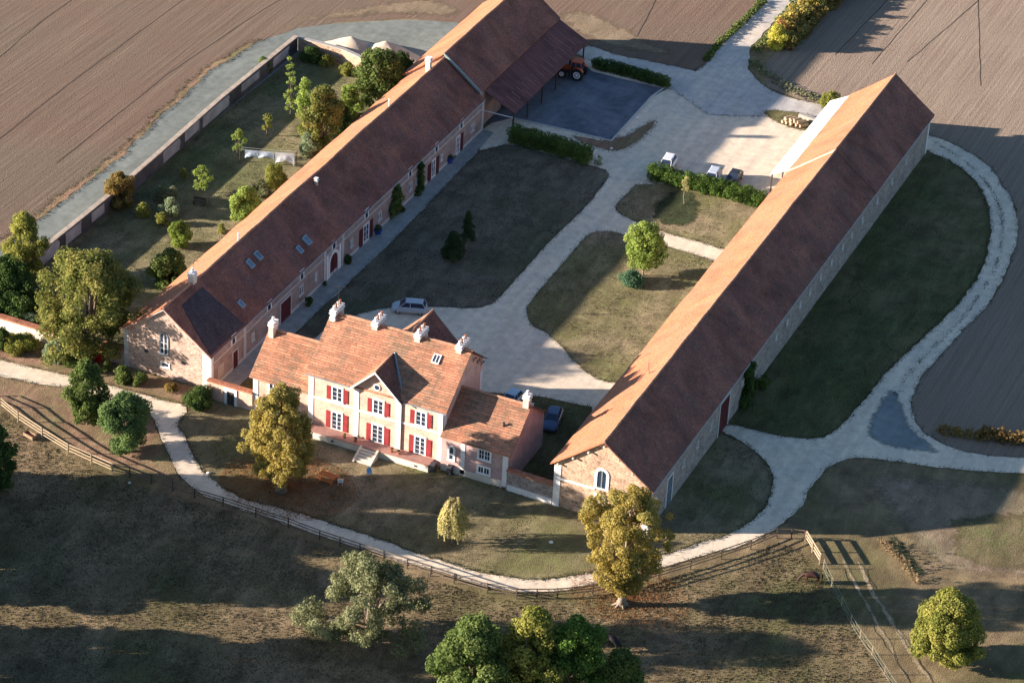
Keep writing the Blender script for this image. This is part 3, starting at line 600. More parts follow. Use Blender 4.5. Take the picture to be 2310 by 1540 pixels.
def door(root, O, r, n, w, h, mat, sur=.15, smat=None, leaves=2, handle=True, name='door'):
    O = Vector(O); r = Vector(r); n = Vector(n); mb = MB()
    for i in range(leaves):
        a = -w/2+w*i/leaves+.015; b = -w/2+w*(i+1)/leaves-.015; k = max(3, int((b-a)/.22))
        for j in range(k): mb.ob(O, r, n, a+(b-a)*j/k+.006, a+(b-a)*(j+1)/k-.006, .02, .06, .03, h-.02)
        mb.ob(O, r, n, a+.05, b-.05, .06, .085, h*.15, h*.15+.12); mb.ob(O, r, n, a+.05, b-.05, .06, .085, h*.8, h*.8+.12)
    d = mb.build(name, mat, root)
    if sur:
        m2 = MB(); m2.ob(O, r, n, -w/2-sur, -w/2, 0, .1, 0, h); m2.ob(O, r, n, w/2, w/2+sur, 0, .1, 0, h); m2.ob(O, r, n, -w/2-sur, w/2+sur, 0, .1, h, h+sur*1.3)
        m2.build('door_frame', smat or WHITE, d)
    if handle:
        m3 = MB(); m3.path([O+n*.09+r*.1+Vector((0, 0, 1.0)), O+n*.14+r*.1+Vector((0, 0, 1.08)), O+n*.09+r*.1+Vector((0, 0, 1.16))], .018, 6); m3.build('handle', IRON, d)
    return d
def chimney(root, x, y, z0, z1, wx, wy, mat=None, pots=2, axis='y', name='chimney'):
    mb = MB(); mb.box(x-wx/2, x+wx/2, y-wy/2, y+wy/2, z0, z1)
    c = mb.build(name, mat or RENDER, root, bevel=.02)
    cap = MB(); cap.box(x-wx/2-.09, x+wx/2+.09, y-wy/2-.09, y+wy/2+.09, z1-.32, z1-.2); cap.box(x-wx/2-.06, x+wx/2+.06, y-wy/2-.06, y+wy/2+.06, z1, z1+.09); cap.build('chimney_cap', WHITE, c)
    for i in range(pots):
        o = ((i+.5)/pots-.5)*(wy if axis == 'y' else wx)*.9
        px, py = (x, y+o) if axis == 'y' else (x+o, y)
        p = MB(); p.lathe([(.15, z1+.09), (.13, z1+.35), (.12, z1+.5), (.17, z1+.55), (.15, z1+.62)], (px, py, 0), 10); p.build('chimney_pot', COPING if i % 2 else WHITE, c, smooth=False)
    return c
def antenna(root, x, y, z, h=1.6, arm=.9, name='antenna'):
    mb = MB(); mb.path([(x, y, z), (x+.1, y, z+h)], .025, 5); mb.path([(x+.1-arm*.5, y-.2, z+h*.9), (x+.1+arm*.5, y+.2, z+h*.93)], .018, 5)
    for k in range(5):
        t = k/4-.5; mb.path([(x+.1+arm*t-.06, y+.4*t+.25, z+h*.91), (x+.1+arm*t+.06, y+.4*t-.25, z+h*.91)], .012, 4)
    return mb.build(name, IRON, root, recalc=False)
def pipe(root, x, y, z0, z1, r=.06, mat=None, name='vent_pipe'):
    mb = MB(); mb.path([(x, y, z0), (x, y, z1)], r, 8); mb.path([(x, y, z1), (x, y, z1+.1)], [r*1.6, r*1.3], 8); return mb.build(name, mat or WHITE, root, recalc=False)
def barn_walls(root, x0, x1, y0, y1, zl, zr, rx, rz, mats, base=-.3):
    """the masonry box under a pitched roof, gables along y"""
    mb = MB(); a = [(x0, base), (x1, base), (x1, zr), (rx, rz), (x0, zl)]
    A = [Vector((x, y0, z)) for x, z in a]; B = [Vector((x, y1, z)) for x, z in a]
    mb.face(A, 0); mb.face(B[::-1], 0)
    for i in (0, 1, 4): j = (i+1) % 5; mb.face([A[i], B[i], B[j], A[j]], 1)
    return mb.build('wall', mats, root)
def quoin(root, x0, x1, y0, y1, z0, z1, mat=None, name='quoin'):
    mb = MB(); mb.box(x0, x1, y0, y1, z0, z1); return mb.build(name, mat or WHITE, root)
def skylight(root, rx, rz, ex, ez, x, y, w=.75, l=1.15, mat=None, fmat=None):
    """roof window lying on a slope whose ridge (rx, rz) and eave (ex, ez) run along y"""
    d = Vector((ex-rx, 0, ez-rz)).normalized(); n = d.cross(Y_) if d.cross(Y_).z > 0 else -d.cross(Y_)
    z = rz+(x-rx)*(ez-rz)/(ex-rx); c = Vector((x, y, z))
    def slab(a0, a1, b0, b1, h0, h1, mb, mi=0): mb.hexa([c+d*a+Y_*b+n*h for h in (h0, h1) for a, b in ((a0, b0), (a1, b0), (a1, b1), (a0, b1))], mi)
    mb = MB(); t = .13
    slab(-l/2, l/2, -w/2, -w/2+t, -.05, .17, mb); slab(-l/2, l/2, w/2-t, w/2, -.05, .17, mb); slab(-l/2, -l/2+t, -w/2+t, w/2-t, -.05, .17, mb); slab(l/2-t, l/2, -w/2+t, w/2-t, -.05, .17, mb)
    f = mb.build('skylight', fmat or ZINC, root); g = MB(); slab(-l/2+t, l/2-t, -w/2+t, w/2-t, .02, .13, g); g.build('pane', mat or GLASS_SKY, f)

# ================================================================ LEFT LONG BARN
LB = thing('barn', 'long barn with skylights in its shaded tiles and red doors facing the courtyard', 'barn', (-49, 39, 0))
lx0, lx1, ly0, ly1, lrx, lrz = -54.47, -43.2, 2.28, 75.4, -49.08, 9.34
barn_walls(LB, lx0, lx1, ly0, ly1, 5.12, 4.75, lrx, lrz-.12, [STONE_PALE, BRICK_BARN])
slope(LB, 'y', ly0-.42, ly1, (lrx, lrz), (-43.0, 4.65), T_SHADED, .16, .2, 3, side=1)
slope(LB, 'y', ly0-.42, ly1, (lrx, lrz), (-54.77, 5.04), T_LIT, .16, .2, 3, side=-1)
ridge(LB, 'y', ly0-.42, ly1, lrx, lrz-.02, 3, .2)
quoin(LB, -44.25, -43.16, ly0-.05, ly0+.5, -.2, 4.55)
quoin(LB, -54.5, -53.9, ly0-.04, ly0+.4, -.2, 4.9, TRIM_GREY)
window(LB, (-49.25, ly0, 3.1), X, NY, .95, 2.7, 2, 3, .14, ZINC, WPAINT, True)
window(LB, (-49.1, ly0, 1.45), X, NY, .95, .5, 1, 1, .12, WHITE)
for x, z in ((-51.6, 2.85), (-46.8, 2.65)):
    mb = MB(); mb.lathe([(.24, 0), (.24, .06), (.15, .07)], (x, ly0-.07, z), 14, axis='y'); f = mb.build('round_vent', IRON, LB)
mb = MB()   # bargeboard along the gable rake
for (xa, za, xb, zb) in ((-54.75, 4.78, lrx, lrz-.28), (lrx, lrz-.28, -43.02, 4.4)):
    mb.hexa([(xa, ly0-.40, za), (xb, ly0-.40, zb), (xb, ly0-.34, zb), (xa, ly0-.34, za), (xa, ly0-.40, za+.14), (xb, ly0-.40, zb+.14), (xb, ly0-.34, zb+.14), (xa, ly0-.34, za+.14)])
mb.build('bargeboard', TRIM_GREY, LB)
wx = lx1
fbox(LB, 'string_course', (wx, 0, 0), Y_, X, ly0+.3, ly1-.2, 3.35, 3.52, 0, .09, TRIM_GREY)
fbox(LB, 'plinth', (wx, 0, 0), Y_, X, ly0+.55, ly1-.1, -.2, .45, 0, .05, TRIM_GREY)
for y in (10.0, 29.9, 34.6): fbox(LB, 'pilaster', (wx, y, 0), Y_, X, -.28, .28, -.1, 4.6, .0, .12, TRIM_GREY)
fbox(LB, 'pilaster', (wx, ly1-.3, 0), Y_, X, -.3, .28, -.1, 4.6, 0, .12, TRIM_GREY)
for y in (7.4, 15.9, 24.0, 33.2 - .9, 41.0, 53.2, 60.9, 68.4): window(LB, (wx, y, 3.54), Y_, X, .7, 1.0, 1, 1, .2, WHITE, IRON, False, 'window', False)
for y, w, h in ((16.1, .8, 1.0), (23.9, .9, 1.1), (37.0, .6, .9), (44.7, .8, .95), (53.4, .8, 1.0), (55.3, .5, .9), (62.6, .5, .75), (72, .8, .9), (12, .5, .9), (27.6, .4, .9)): window(LB, (wx, y, 1.45), Y_, X, w, h, 2, 1, .14, TRIM_GREY, WPAINT)
door(LB, (wx, 20.0, .05), Y_, X, 2.5, 2.75, RED_DARK, .18, TRIM_GREY)
door(LB, (wx, 7.8, .05), Y_, X, 1.1, 2.3, RED_DARK, .14, TRIM_GREY, 1)
fbox(LB, 'wall_panel', (wx, 4.4, 0), Y_, X, -.7, .7, .7, 2.4, 0, .06, m_plain('tan_panel', (.5, .4, .32), .9))
def arched_gate(root, y, w, h):
    O = Vector((wx, y, 0)); window(root, O, Y_, X, w, h, 2, 1, .34, WHITE, RED_DARK, True, 'gateway', False, RED_DARK, .16)
arched_gate(LB, 32.2, 2.1, 3.0)
for y in (31.0 - .45, 33.85): fbox(LB, 'pilaster', (wx, y, 0), Y_, X, -.22, .22, -.05, 3.36, 0, .14, WHITE)
for y, wd in ((41.0, 1.35), (60.2, .95), (67.6, .9)):
    window(LB, (wx, y, .06), Y_, X, wd, 2.5, 2, 3, .14, WHITE, WPAINT, False, 'french_door', False)
    if y < 67:
        shutter(LB, (wx, y-wd/2-.68, .1), Y_, X, .95, 2.5, RED_DARK)
    shutter(LB, (wx, y+wd/2+.68, .1), Y_, X, .95, 2.5, RED_DARK)
for x, y, w, l in ((-44.84, 28.4, 1.0, 1.25), (-44.68, 26.2, .8, 1.0), (-46.87, 20.0, .85, 1.15), (-46.82, 17.95, .85, 1.15), (-44.67, 11.9, .75, 1.0)): skylight(LB, lrx, lrz, -43.0, 4.65, x, y, w, l)
mb = MB()   # newer dark tiles replacing a square of the old roof
zs = lambda x: lrz+(x-lrx)*(4.65-lrz)/(-43.0-lrx)
mb.hexa([(x, y, zs(x)+h) for h in (.0, .09) for x, y in ((-48.15, 4.5), (-43.15, 2.15), (-43.15, 9.9), (-48.1, 9.1))]); mb.build('roof_patch', T_SLATE, LB)
chimney(LB, lrx-.1, 8.7, 8.9, 10.5, .7, .8, RENDER, 1); antenna(LB, lrx-.1, 8.9, 10.4, 1.7)
chimney(LB, lrx-.5, 71.5, 8.6, 10.75, .65, .65, RENDER, 0)
for y in (19.3, 58.9): pipe(LB, lrx, y, 9.2, 10.35, .09, WPAINT)
chimney(LB, -48.2, 37.2, 8.3, 9.45, .35, .35, m_plain('terracotta_vent', (.62, .45, .33), .9), 0, name='roof_vent')
mb = MB(); mb.path([(-42.98, ly0-.3, 4.52), (-42.98, ly1, 4.52)], .07, 8); mb.build('gutter', ZINC, LB, recalc=False)

# ================================================================ TALL BARN WITH OPEN SHED
TB = thing('barn', 'taller tiled barn at the far end with a dark lean-to shed roof beside the tractor', 'barn', (-49, 88, 0))
ty0, ty1 = 75.45, 101.6
barn_walls(TB, -54.9, -43.75, ty0+.1, ty1-.3, 5.35, 5.6, -49.1, 9.6, [STONE_PALE, BRICK_BARN])
slope(TB, 'y', ty0-.1, ty1, (-49.1, 9.95), (-43.6, 5.62), T_SHADED, .18, .08, 11, side=1)
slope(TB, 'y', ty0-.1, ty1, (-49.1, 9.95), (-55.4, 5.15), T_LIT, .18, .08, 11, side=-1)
ridge(TB, 'y', ty0-.1, ty1, -49.1, 9.93, 11)
slope(TB, 'y', ty0+1.2, ty1+.1, (-43.75, 5.35), (-39.2, 3.0), T_RUST, .1, .03, 12, 'lean_to_roof')
for i in range(6):
    mb = MB(); y = ty0+1.5+i*4.75; mb.box(-39.55, -39.37, y-.09, y+.09, 0, 2.95)
    mb.hexa([(-43.7, y-.07, 4.95), (-39.4, y-.07, 2.75), (-39.4, y+.07, 2.75), (-43.7, y+.07, 4.95), (-43.7, y-.07, 5.13), (-39.4, y-.07, 2.93), (-39.4, y+.07, 2.93), (-43.7, y+.07, 5.13)])
    mb.build('shed_post', WOOD_DARK, TB)
RSTRIP = m_plain('faded_roof_strip', (.27, .15, .14), .8)
for i in range(14):
    mb = MB(); y = ty0+3.2+i*1.55; x0 = -41.3; f = lambda x: 5.35+(x+43.75)*(3.0-5.35)/4.55
    mb.hexa([(x, yy, f(x)+h) for h in (.0, .05) for x, yy in ((x0, y-.07), (-40.0, y-.07), (-40.0, y+.07), (x0, y+.07))])
    mb.build('roof_batten', RSTRIP, TB)
mb = MB(); mb.path([(-43.6, ty0+1.1, 2.35), (-39.4, ty0+1.1, 2.35)], .07, 6); mb.build('crossbar', WPAINT, TB, recalc=False)
mb = MB(); zz = lambda x: 9.95+(x+49.1)*(5.62-9.95)/5.5
mb.hexa([(x, y, zz(x)+h) for h in (-.3, .05) for x, y in ((-49.1, ty0-.28), (-43.6, ty0-.28), (-43.6, ty0-.02), (-49.1, ty0-.02))]); mb.build('flashing', ZINC_GREEN, TB)
door(TB, (-43.75, 84, .05), Y_, X, 3.2, 3.2, WOOD_DARK, 0, None, 2, False)
window(TB, (-49.1, ty1-.3, 4), NX, Y_, 1.2, 1.4)

# ================================================================ RIGHT LONG BARN
RB = thing('barn', 'very long tiled barn with an arched window in its sunlit rubble stone gable', 'barn', (5.5, 49, 0))
rx0, rx1, ry0, ry1, rrx, rrz = 0, 11, 0, 98.87, 5.5, 10.07
barn_walls(RB, rx0, rx1, ry0, ry1, 5.7, 5.7, rrx, rrz-.14, [STONE, STONE_GREY])
slope(RB, 'y', ry0-.42, 74.6, (rrx, rrz), (11.42, 5.52), T_SHADED, .16, .24, 21, side=1)
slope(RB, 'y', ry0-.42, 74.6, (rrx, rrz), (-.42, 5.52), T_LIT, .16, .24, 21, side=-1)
slope(RB, 'y', 74.6, ry1+.38, (rrx, rrz+.1), (11.42, 5.60), T_SHADED, .18, .1, 21, side=1)
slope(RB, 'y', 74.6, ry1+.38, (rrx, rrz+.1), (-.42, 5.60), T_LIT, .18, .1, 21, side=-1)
ridge(RB, 'y', ry0-.42, 74.6, rrx, rrz, 21, .24); ridge(RB, 'y', 74.6, ry1+.38, rrx, rrz+.1, 21, .1)
mb = MB(); zl = lambda x: rrz+.1+(x-rrx)*(5.6-rrz-.1)/(-.42-rrx)
mb.hexa([(x, y, zl(x)+h) for h in (-.2, .07) for x, y in ((rrx, 74.35), (rrx, 74.65), (-.4, 74.65), (-.4, 74.35))]); mb.build('verge_tiles', m_plain('pale_mortar_verge', (.66, .50, .36), .9, .2, 3), RB)
quoin(RB, -.05, .72, -.06, .5, -.2, 5.35); quoin(RB, 10.35, 11.05, -.06, .5, -.2, 5.35); quoin(RB, 10.5, 11.05, 98.4, 98.93, -.2, 5.4)
fbox(RB, 'string_course', (0, 0, 0), X, NY, .73, 4.7, 3.5, 3.75, 0, .07, WHITE)
window(RB, (5.42, 0, 3.95), X, NY, 1.05, 2.25, 2, 1, .3, WHITE, ZINC, True)
window(RB, (5.3, 0, 1.9), X, NY, .95, .95, 2, 1, .26, WHITE, WPAINT)
for x, z in ((.4, 5.78), (2.1, 7.08), (3.8, 8.36), (5.5, 9.6), (7.2, 8.36), (8.9, 7.08), (10.6, 5.78)):
    mb = MB(); mb.box(x-.09, x+.09, -.46, .3, z-.28, z-.08); mb.build('purlin_end', RENDER, RB)
for y in (1.6, 9.7, 14.0, 18.0): window(RB, (rx1, y, 2.7), Y_, X, .5, .75, 1, 2, .13, TRIM_GREY, WPAINT)
for y in (28.2, 39.4, 43.2, 47.7, 51.2, 55.2, 59.2, 63.4, 66.9, 71.1, 77, 83, 89): window(RB, (rx1, y, 2.9), Y_, X, .5, .62, 2, 1, .13, TRIM_GREY, WPAINT)
window(RB, (rx1, 5.9, .1), Y_, X, 1.5, 3.6, 2, 4, .16, WPAINT, ZINC, False, 'glazed_door', False, GLASS_SKY)
door(RB, (rx1, 22.4, 0), Y_, X, 2.9, 4.3, RED_DARK, .3, TRIM_GREY)
slope(RB, 'y', 77.3, 101.3, (-.25, 4.85), (-3.55, 3.0), m_plain('white_sheet_roof', (.86, .86, .85), .6, .04, 1.5), .08, .02, 31, 'lean_to_roof')
for i in range(6): mb = MB(); y = 77.7+i*4.6; mb.box(-3.4, -3.24, y-.08, y+.08, 0, 3.0); mb.build('shed_post', WOOD_DARK, RB)
mb = MB(); mb.path([(rrx-1.6, 16.4, 8.8), (rrx-1.75, 16.4, 10.2)], .035, 6); mb.path([(rrx-1.6, 16.4, 8.9), (rrx-.5, 16.6, 9.5)], .035, 6); mb.build('iron_bracket', IRON, RB, recalc=False)
mb = MB(); mb.path([(11.42, ry0-.3, 5.38), (11.42, ry1+.2, 5.44)], .07, 8); mb.build('gutter', ZINC, RB, recalc=False)

# ================================================================ THE HOUSE
HS = thing('house', 'pink brick farmhouse with red shutters, tall white chimneys and a central gable', 'house', (-21.7, 6, 0))
hx0, hx1, hy0, hy1, hze, hzr = -29.95, -13.56, .7, 10.6, 7.4, 11.97
hry = 6.65; hzb = hzr-(hy1+.3-hry)*.767
def house_walls(root, x0, x1, y0, y1, ze, zr, mats, base=-.2, ry=None, zb=None):
    mb = MB(); ry = ry or (y0+y1)/2; a = [(y0, base), (y1, base), (y1, zb or ze), (ry, zr), (y0, ze)]
    A = [Vector((x0, y, z)) for y, z in a]; B = [Vector((x1, y, z)) for y, z in a]
    mb.face(A); mb.face(B[::-1])
    for i in (0, 1, 4): j = (i+1) % 5; mb.face([A[i], B[i], B[j], A[j]])
    return mb.build('wall', mats, root)
house_walls(HS, hx0, hx1, hy0, hy1, 7.5, 11.65, BRICK, -.2, hry, hzb+.1)
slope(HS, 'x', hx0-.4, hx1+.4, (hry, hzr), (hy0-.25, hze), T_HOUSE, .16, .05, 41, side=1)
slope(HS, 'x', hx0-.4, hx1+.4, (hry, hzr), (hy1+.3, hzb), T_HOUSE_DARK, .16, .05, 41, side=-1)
ridge(HS, 'x', hx0-.4, hx1+.4, hry, hzr, 41, .05)
# central bay and its gable, front and back
gx, gz = -21.6, 10.32
mb = MB(); mb.prism([(-24.35, hy0-.14, -.1), (-18.75, hy0-.14, -.1), (-18.75, hy0-.14, 7.55), (gx, hy0-.14, gz-.25), (-24.35, hy0-.14, 7.55)], (0, 2.2, 0)); mb.build('central_bay', BRICK, HS)
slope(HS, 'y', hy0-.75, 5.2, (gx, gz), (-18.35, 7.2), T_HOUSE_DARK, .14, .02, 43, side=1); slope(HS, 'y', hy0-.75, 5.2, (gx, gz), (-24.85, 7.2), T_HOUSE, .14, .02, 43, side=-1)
ridge(HS, 'y', hy0-.75, 4.7, gx, gz, 43, .02, .11)
mb = MB()
for (xa, za, xb, zb) in ((-24.85, 6.98, gx, gz-.22), (gx, gz-.22, -18.35, 6.98)):
    mb.hexa([(xa, hy0-.8, za), (xb, hy0-.8, zb), (xb, hy0-.74, zb), (xa, hy0-.74, za), (xa, hy0-.8, za+.24), (xb, hy0-.8, zb+.24), (xb, hy0-.74, zb+.24), (xa, hy0-.74, za+.24)])
mb.build('bargeboard', WHITE, HS)
mb = MB()  # lead valley beside the front gable
va = Vector((-18.45, .75, 7.45)); vb = Vector((gx+.12, 4.5, gz+.06)); mb.path([va, vb], .12, 6); mb.build('valley_flashing', ZINC, HS, recalc=False)
gx2 = -21.15
mb = MB(); mb.prism([(-23.8, 12.9, -.1), (-18.5, 12.9, -.1), (-18.5, 12.9, 7.6), (gx2, 12.9, 10.9), (-23.8, 12.9, 7.6)], (0, -2.2, 0)); mb.build('rear_bay', BRICK, HS)
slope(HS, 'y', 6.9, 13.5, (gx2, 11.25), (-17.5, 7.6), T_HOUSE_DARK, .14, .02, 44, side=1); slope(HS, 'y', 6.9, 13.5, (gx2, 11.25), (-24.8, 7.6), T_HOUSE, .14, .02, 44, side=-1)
ridge(HS, 'y', 6.9, 13.5, gx2, 11.25, 44, .02, .11)
# white pilasters, bands
F = hy0
for x, d in ((hx0+.25, .06), (hx1-.3, .06)): fbox(HS, 'pilaster', (x, F, 0), X, NY, -.3, .3, .85, 7.35, 0, d, WHITE)
for x in (-24.05, -18.9): fbox(HS, 'pilaster', (x, F-.14, 0), X, NY, -.32, .32, .85, 7.3, 0, .06, WHITE)
for x0, x1, d in ((hx0+.56, -24.37, 0), (-23.72, -19.23, .14), (-18.57, hx1-.61, 0)): fbox(HS, 'string_course', (0, F-d, 0), X, NY, x0, x1, 4.28, 4.5, 0, .05, WHITE)
fbox(HS, 'pilaster', (hx1, F+.35, 0), Y_, X, -.4, .35, .0, 7.2, 0, .05, WHITE); fbox(HS, 'pilaster', (hx1, hy1-.35, 0), Y_, X, -.35, .35, 0, 7.2, 0, .05, WHITE)
mb = MB(); mb.lathe([(.42, 0), (.42, .1), (.27, .1)], (gx, F-.24, 8.1), 20, axis='y'); f = mb.build('round_window', WHITE, HS)
mb = MB(); mb.lathe([(.26, 0), (.26, .03)], (gx, F-.29, 8.1), 16, axis='y'); mb.build('pane', GLASS, f)
# windows and red shutters of the front
for xc, d in ((-26.45, 0), (-21.35, .14), (-16.25, 0)):
    O = (xc, F-d, 0)
    window(HS, (xc, F-d, 4.72), X, NY, 1.15, 1.72, 2, 3, .15, WHITE, WPAINT)
    for s in (-1, 1): shutter(HS, (xc+s*1.02, F-d, 4.72), X, NY, .6, 1.72)
    w = 1.15 if d == 0 else 1.25
    window(HS, (xc, F-d, .98), X, NY, w, 2.2, 2, 4, .15, WHITE, WPAINT, False, 'french_door', False)
    for s in (-1, 1): shutter(HS, (xc+s*(w/2+.46), F-d, .98), X, NY, .62, 2.2)
# terrace, steps
mb = MB(); mb.box(-29.6, -14.5, -.85, hy0-.15, -.2, .84); mb.build('terrace_wall', RENDER, HS)
mb = MB(); mb.box(-29.65, -14.45, -.92, hy0-.145, .84, .93); mb.build('terrace_floor', BRICK_RED, HS)
for x in (-26.2, -16.0):
    mb = MB(); mb.box(x-.16, x+.16, -.9, -.852, .3, .5); mb.build('cellar_vent', IRON, HS)
mb = MB()
for i in range(5): mb.box(-22.5, -20.7, -1.0-.36*(i+1) + .08, -1.0-.36*i+.08, -.1, .78-.155*i)
mb.build('steps', RENDER, HS)
for x in (-22.62, -20.58):
    mb = MB(); mb.prism([(x-.12, -.92, -.1), (x-.12, -2.9, -.1), (x-.12, -2.9, .18), (x-.12, -.92, 1.0)], (.24, 0, 0)); mb.build('step_wall', RENDER, HS)
# chimneys
CHIM = m_plain('white_chimney', (.52, .45, .40), .9, .14, 1.6)
for x in (-29.9, -24.75, -19.55, -14.55): chimney(HS, x, 7.05, 9.8, 12.35, .68, 2.1, CHIM, 4)
antenna(HS, -29.9, 7.3, 12.7, 2.4, 1.2)
mb = MB(); mb.lathe([(.05, 0), (.3, .05), (.42, .14)], (-29.75, 5.62, 11.6), 16, axis='y'); mb.build('satellite_dish', WPAINT, HS)
# roof window in the front slope
d = Vector((0, (hy0-.25)-hry, hze-hzr)).normalized(); nn = Vector((0, d.z, -d.y)); nn = nn if nn.z > 0 else -nn
def fslab(c, w0, w1, l0, l1, h0, h1, mb): mb.hexa([c+X*a+d*b+nn*h for h in (h0, h1) for a, b in ((w0, l0), (w1, l0), (w1, l1), (w0, l1))])
t_ = .27; c = Vector((-16.65, hry+((hy0-.25)-hry)*t_, hzr+(hze-hzr)*t_))
mb = MB(); fslab(c, -.45, -.34, -.55, .55, -.05, .14, mb); fslab(c, .34, .45, -.55, .55, -.05, .14, mb); fslab(c, -.34, .34, -.55, -.44, -.05, .14, mb); fslab(c, -.34, .34, .44, .55, -.05, .14, mb); fslab(c, -.04, .04, -.44, .44, 0, .13, mb)
f = mb.build('skylight', WHITE, HS); mb = MB(); fslab(c, -.34, .34, -.44, .44, .02, .1, mb); mb.build('pane', GLASS, f)
# left wing
wl0, wl1, wly0, wly1 = -37.1, hx0-.01, 1.05, 9.9
house_walls(HS, wl0, wl1, wly0, wly1, 4.75, 8.0, BRICK)
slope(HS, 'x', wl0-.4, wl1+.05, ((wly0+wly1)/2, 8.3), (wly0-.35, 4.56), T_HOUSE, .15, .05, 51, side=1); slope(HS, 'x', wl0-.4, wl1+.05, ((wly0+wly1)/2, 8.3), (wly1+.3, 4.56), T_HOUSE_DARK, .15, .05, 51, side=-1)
ridge(HS, 'x', wl0-.4, wl1, (wly0+wly1)/2, 8.3, 51, .05)
fbox(HS, 'pilaster', (wl0+.3, wly0, 0), X, NY, -.33, .3, 0, 4.6, 0, .06, WHITE); fbox(HS, 'plinth', (0, wly0, 0), X, NY, wl0+.62, wl1-.1, -.1, .8, 0, .05, RENDER)
window(HS, (-34.6, wly0, 2.9), X, NY, .9, 1.35, 2, 2, .2, WHITE); window(HS, (-34.6, wly0, 1.0), X, NY, .9, 1.2, 2, 2, .2, WHITE)
chimney(HS, -36.9, 5.2, 7.2, 9.45, .62, 1.1, CHIM, 1)
# right wing
wr0, wr1, wry0, wry1 = hx1+.01, -5.6, .35, 9.9
house_walls(HS, wr0, wr1, wry0, wry1, 4.75, 7.9, m_brick('rose_brick', (.56, .36, .32), (.50, .32, .29), (.5, .4, .36)))
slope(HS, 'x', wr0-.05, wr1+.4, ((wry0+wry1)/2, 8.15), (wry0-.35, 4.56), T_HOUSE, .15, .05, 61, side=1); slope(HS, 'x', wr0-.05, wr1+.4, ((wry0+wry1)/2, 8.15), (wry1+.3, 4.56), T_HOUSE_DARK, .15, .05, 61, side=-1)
ridge(HS, 'x', wr0, wr1+.4, (wry0+wry1)/2, 8.15, 61, .05)
for x, a, b in ((wr1-.28, -.33, .29), (-10.95, -.24, .24)): fbox(HS, 'pilaster', (x, wry0, 0), X, NY, a, b, .3, 4.55, 0, .06, WHITE)
fbox(HS, 'plinth', (0, wry0, 0), X, NY, wr0+.05, wr1-.62, -.2, .85, 0, .06, RENDER)
window(HS, (-8.4, wry0, 2.95), X, NY, 1.35, 1.2, 4, 2, .16, WHITE); window(HS, (-8.4, wry0, 1.15), X, NY, 1.35, .8, 4, 1, .16, WHITE)
window(HS, (-12.3, wry0, 1.7), X, NY, .5, 1.6, 1, 2, .2, WHITE, WPAINT, True)
chimney(HS, -5.75, 5.1, 7.4, 9.35, .7, .75, CHIM, 1)
pipe(HS, -7.3, 2.6, 6.1, 6.7, .12, IRON)
mb = MB(); mb.path([(hx1-.02, F-.12, .1), (hx1-.02, F-.12, 7.2)], .06, 7); mb.build('drainpipe', ZINC, HS, recalc=False)
mb = MB(); mb.path([(hx0-.4, F-.36, 7.22), (-24.9, F-.36, 7.22)], .07, 7); mb.build('gutter', ZINC, HS, recalc=False); mb = MB(); mb.path([(-18.3, F-.36, 7.22), (hx1+.4, F-.36, 7.22)], .07, 7); mb.build('gutter', ZINC, HS, recalc=False)
mb = MB()   # carved brackets under the rear verge
for k in range(3): y = 7.8+k*1.1; z = hzr-(y-hry)*.767-.5; mb.path([(hx1+.02, y, z-.8), (hx1+.35, y, z-.1)], .05, 5); mb.path([(hx1+.3, y-.5, z-.15), (hx1+.3, y+.5, z-.45)], .05, 5)
mb.build('verge_bracket', WOOD_DARK, HS, recalc=False)

# ================================================================ WALLS
def wall_run(label, pts, h, w, mat, cop, base=None, cat='garden wall', cw=.12, ch=.14, patches=None):
    cx = sum(p[0] for p in pts)/len(pts); cy = sum(p[1] for p in pts)/len(pts)
    root = thing('garden_wall', label, cat, (cx, cy, 0)); mb = MB(); mc = MB(); mp = MB()
    for (a, b) in zip(pts, pts[1:]):
        L = (Vector(b)-Vector(a)).length; d = Vector((b[0]-a[0], b[1]-a[1], 0)).normalized(); n = Vector((-d.y, d.x, 0)); k = max(1, int(L/2.5))
        mb.ob((a[0], a[1], 0), d, n, 0, L, -w/2, w/2, -.2, h)
        for i in range(k):
            j = mnoise.noise(Vector((a[0]+i*3.1, a[1], h)))*.04
            mc.ob((a[0], a[1], 0), d, n, L*i/k, L*(i+1)/k, -w/2-cw+j*.3, w/2+cw, h, h+ch+j)
        if base: mp.ob((a[0], a[1], 0), d, n, .1, L-.1, -w/2-.05, w/2+.05, -.15, base)
    mb.build('wall', mat, root); mc.build('coping', cop, root)
    if base: mp.build('plinth', WHITE, root)
    return root
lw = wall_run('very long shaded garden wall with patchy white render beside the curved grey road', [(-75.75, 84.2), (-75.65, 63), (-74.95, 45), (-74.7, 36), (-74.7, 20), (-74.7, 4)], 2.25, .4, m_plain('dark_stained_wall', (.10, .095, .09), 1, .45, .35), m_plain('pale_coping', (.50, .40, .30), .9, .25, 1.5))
mb = MB()
for y0, y1, z0, z1 in ((77, 81.5, .6, 1.9), (68, 73, .8, 1.9), (57, 64.5, .4, 2.0), (52, 56, .7, 2.1), (46, 50.5, .4, 2.0), (28, 31, .6, 1.9), (22, 25.5, .4, 2.0), (15, 20.5, .3, 2.05), (9, 13.5, .3, 2.0)):
    pts = [(y0+mnoise.noise(Vector((y0, 1, k)))*.5, z0+(z1-z0)*k/4) for k in range(5)] + [(y1+mnoise.noise(Vector((y1, 2, k)))*.5, z1-(z1-z0)*k/4) for k in range(5)]
    mb.prism([(float(np.interp(y, [4, 20, 36, 45, 63, 84.2], [-74.7, -74.7, -74.7, -74.95, -75.65, -75.75]))+.17, y, z) for y, z in pts], (.08, 0, 0))
mb.build('render_patch', RENDER_OLD, lw)
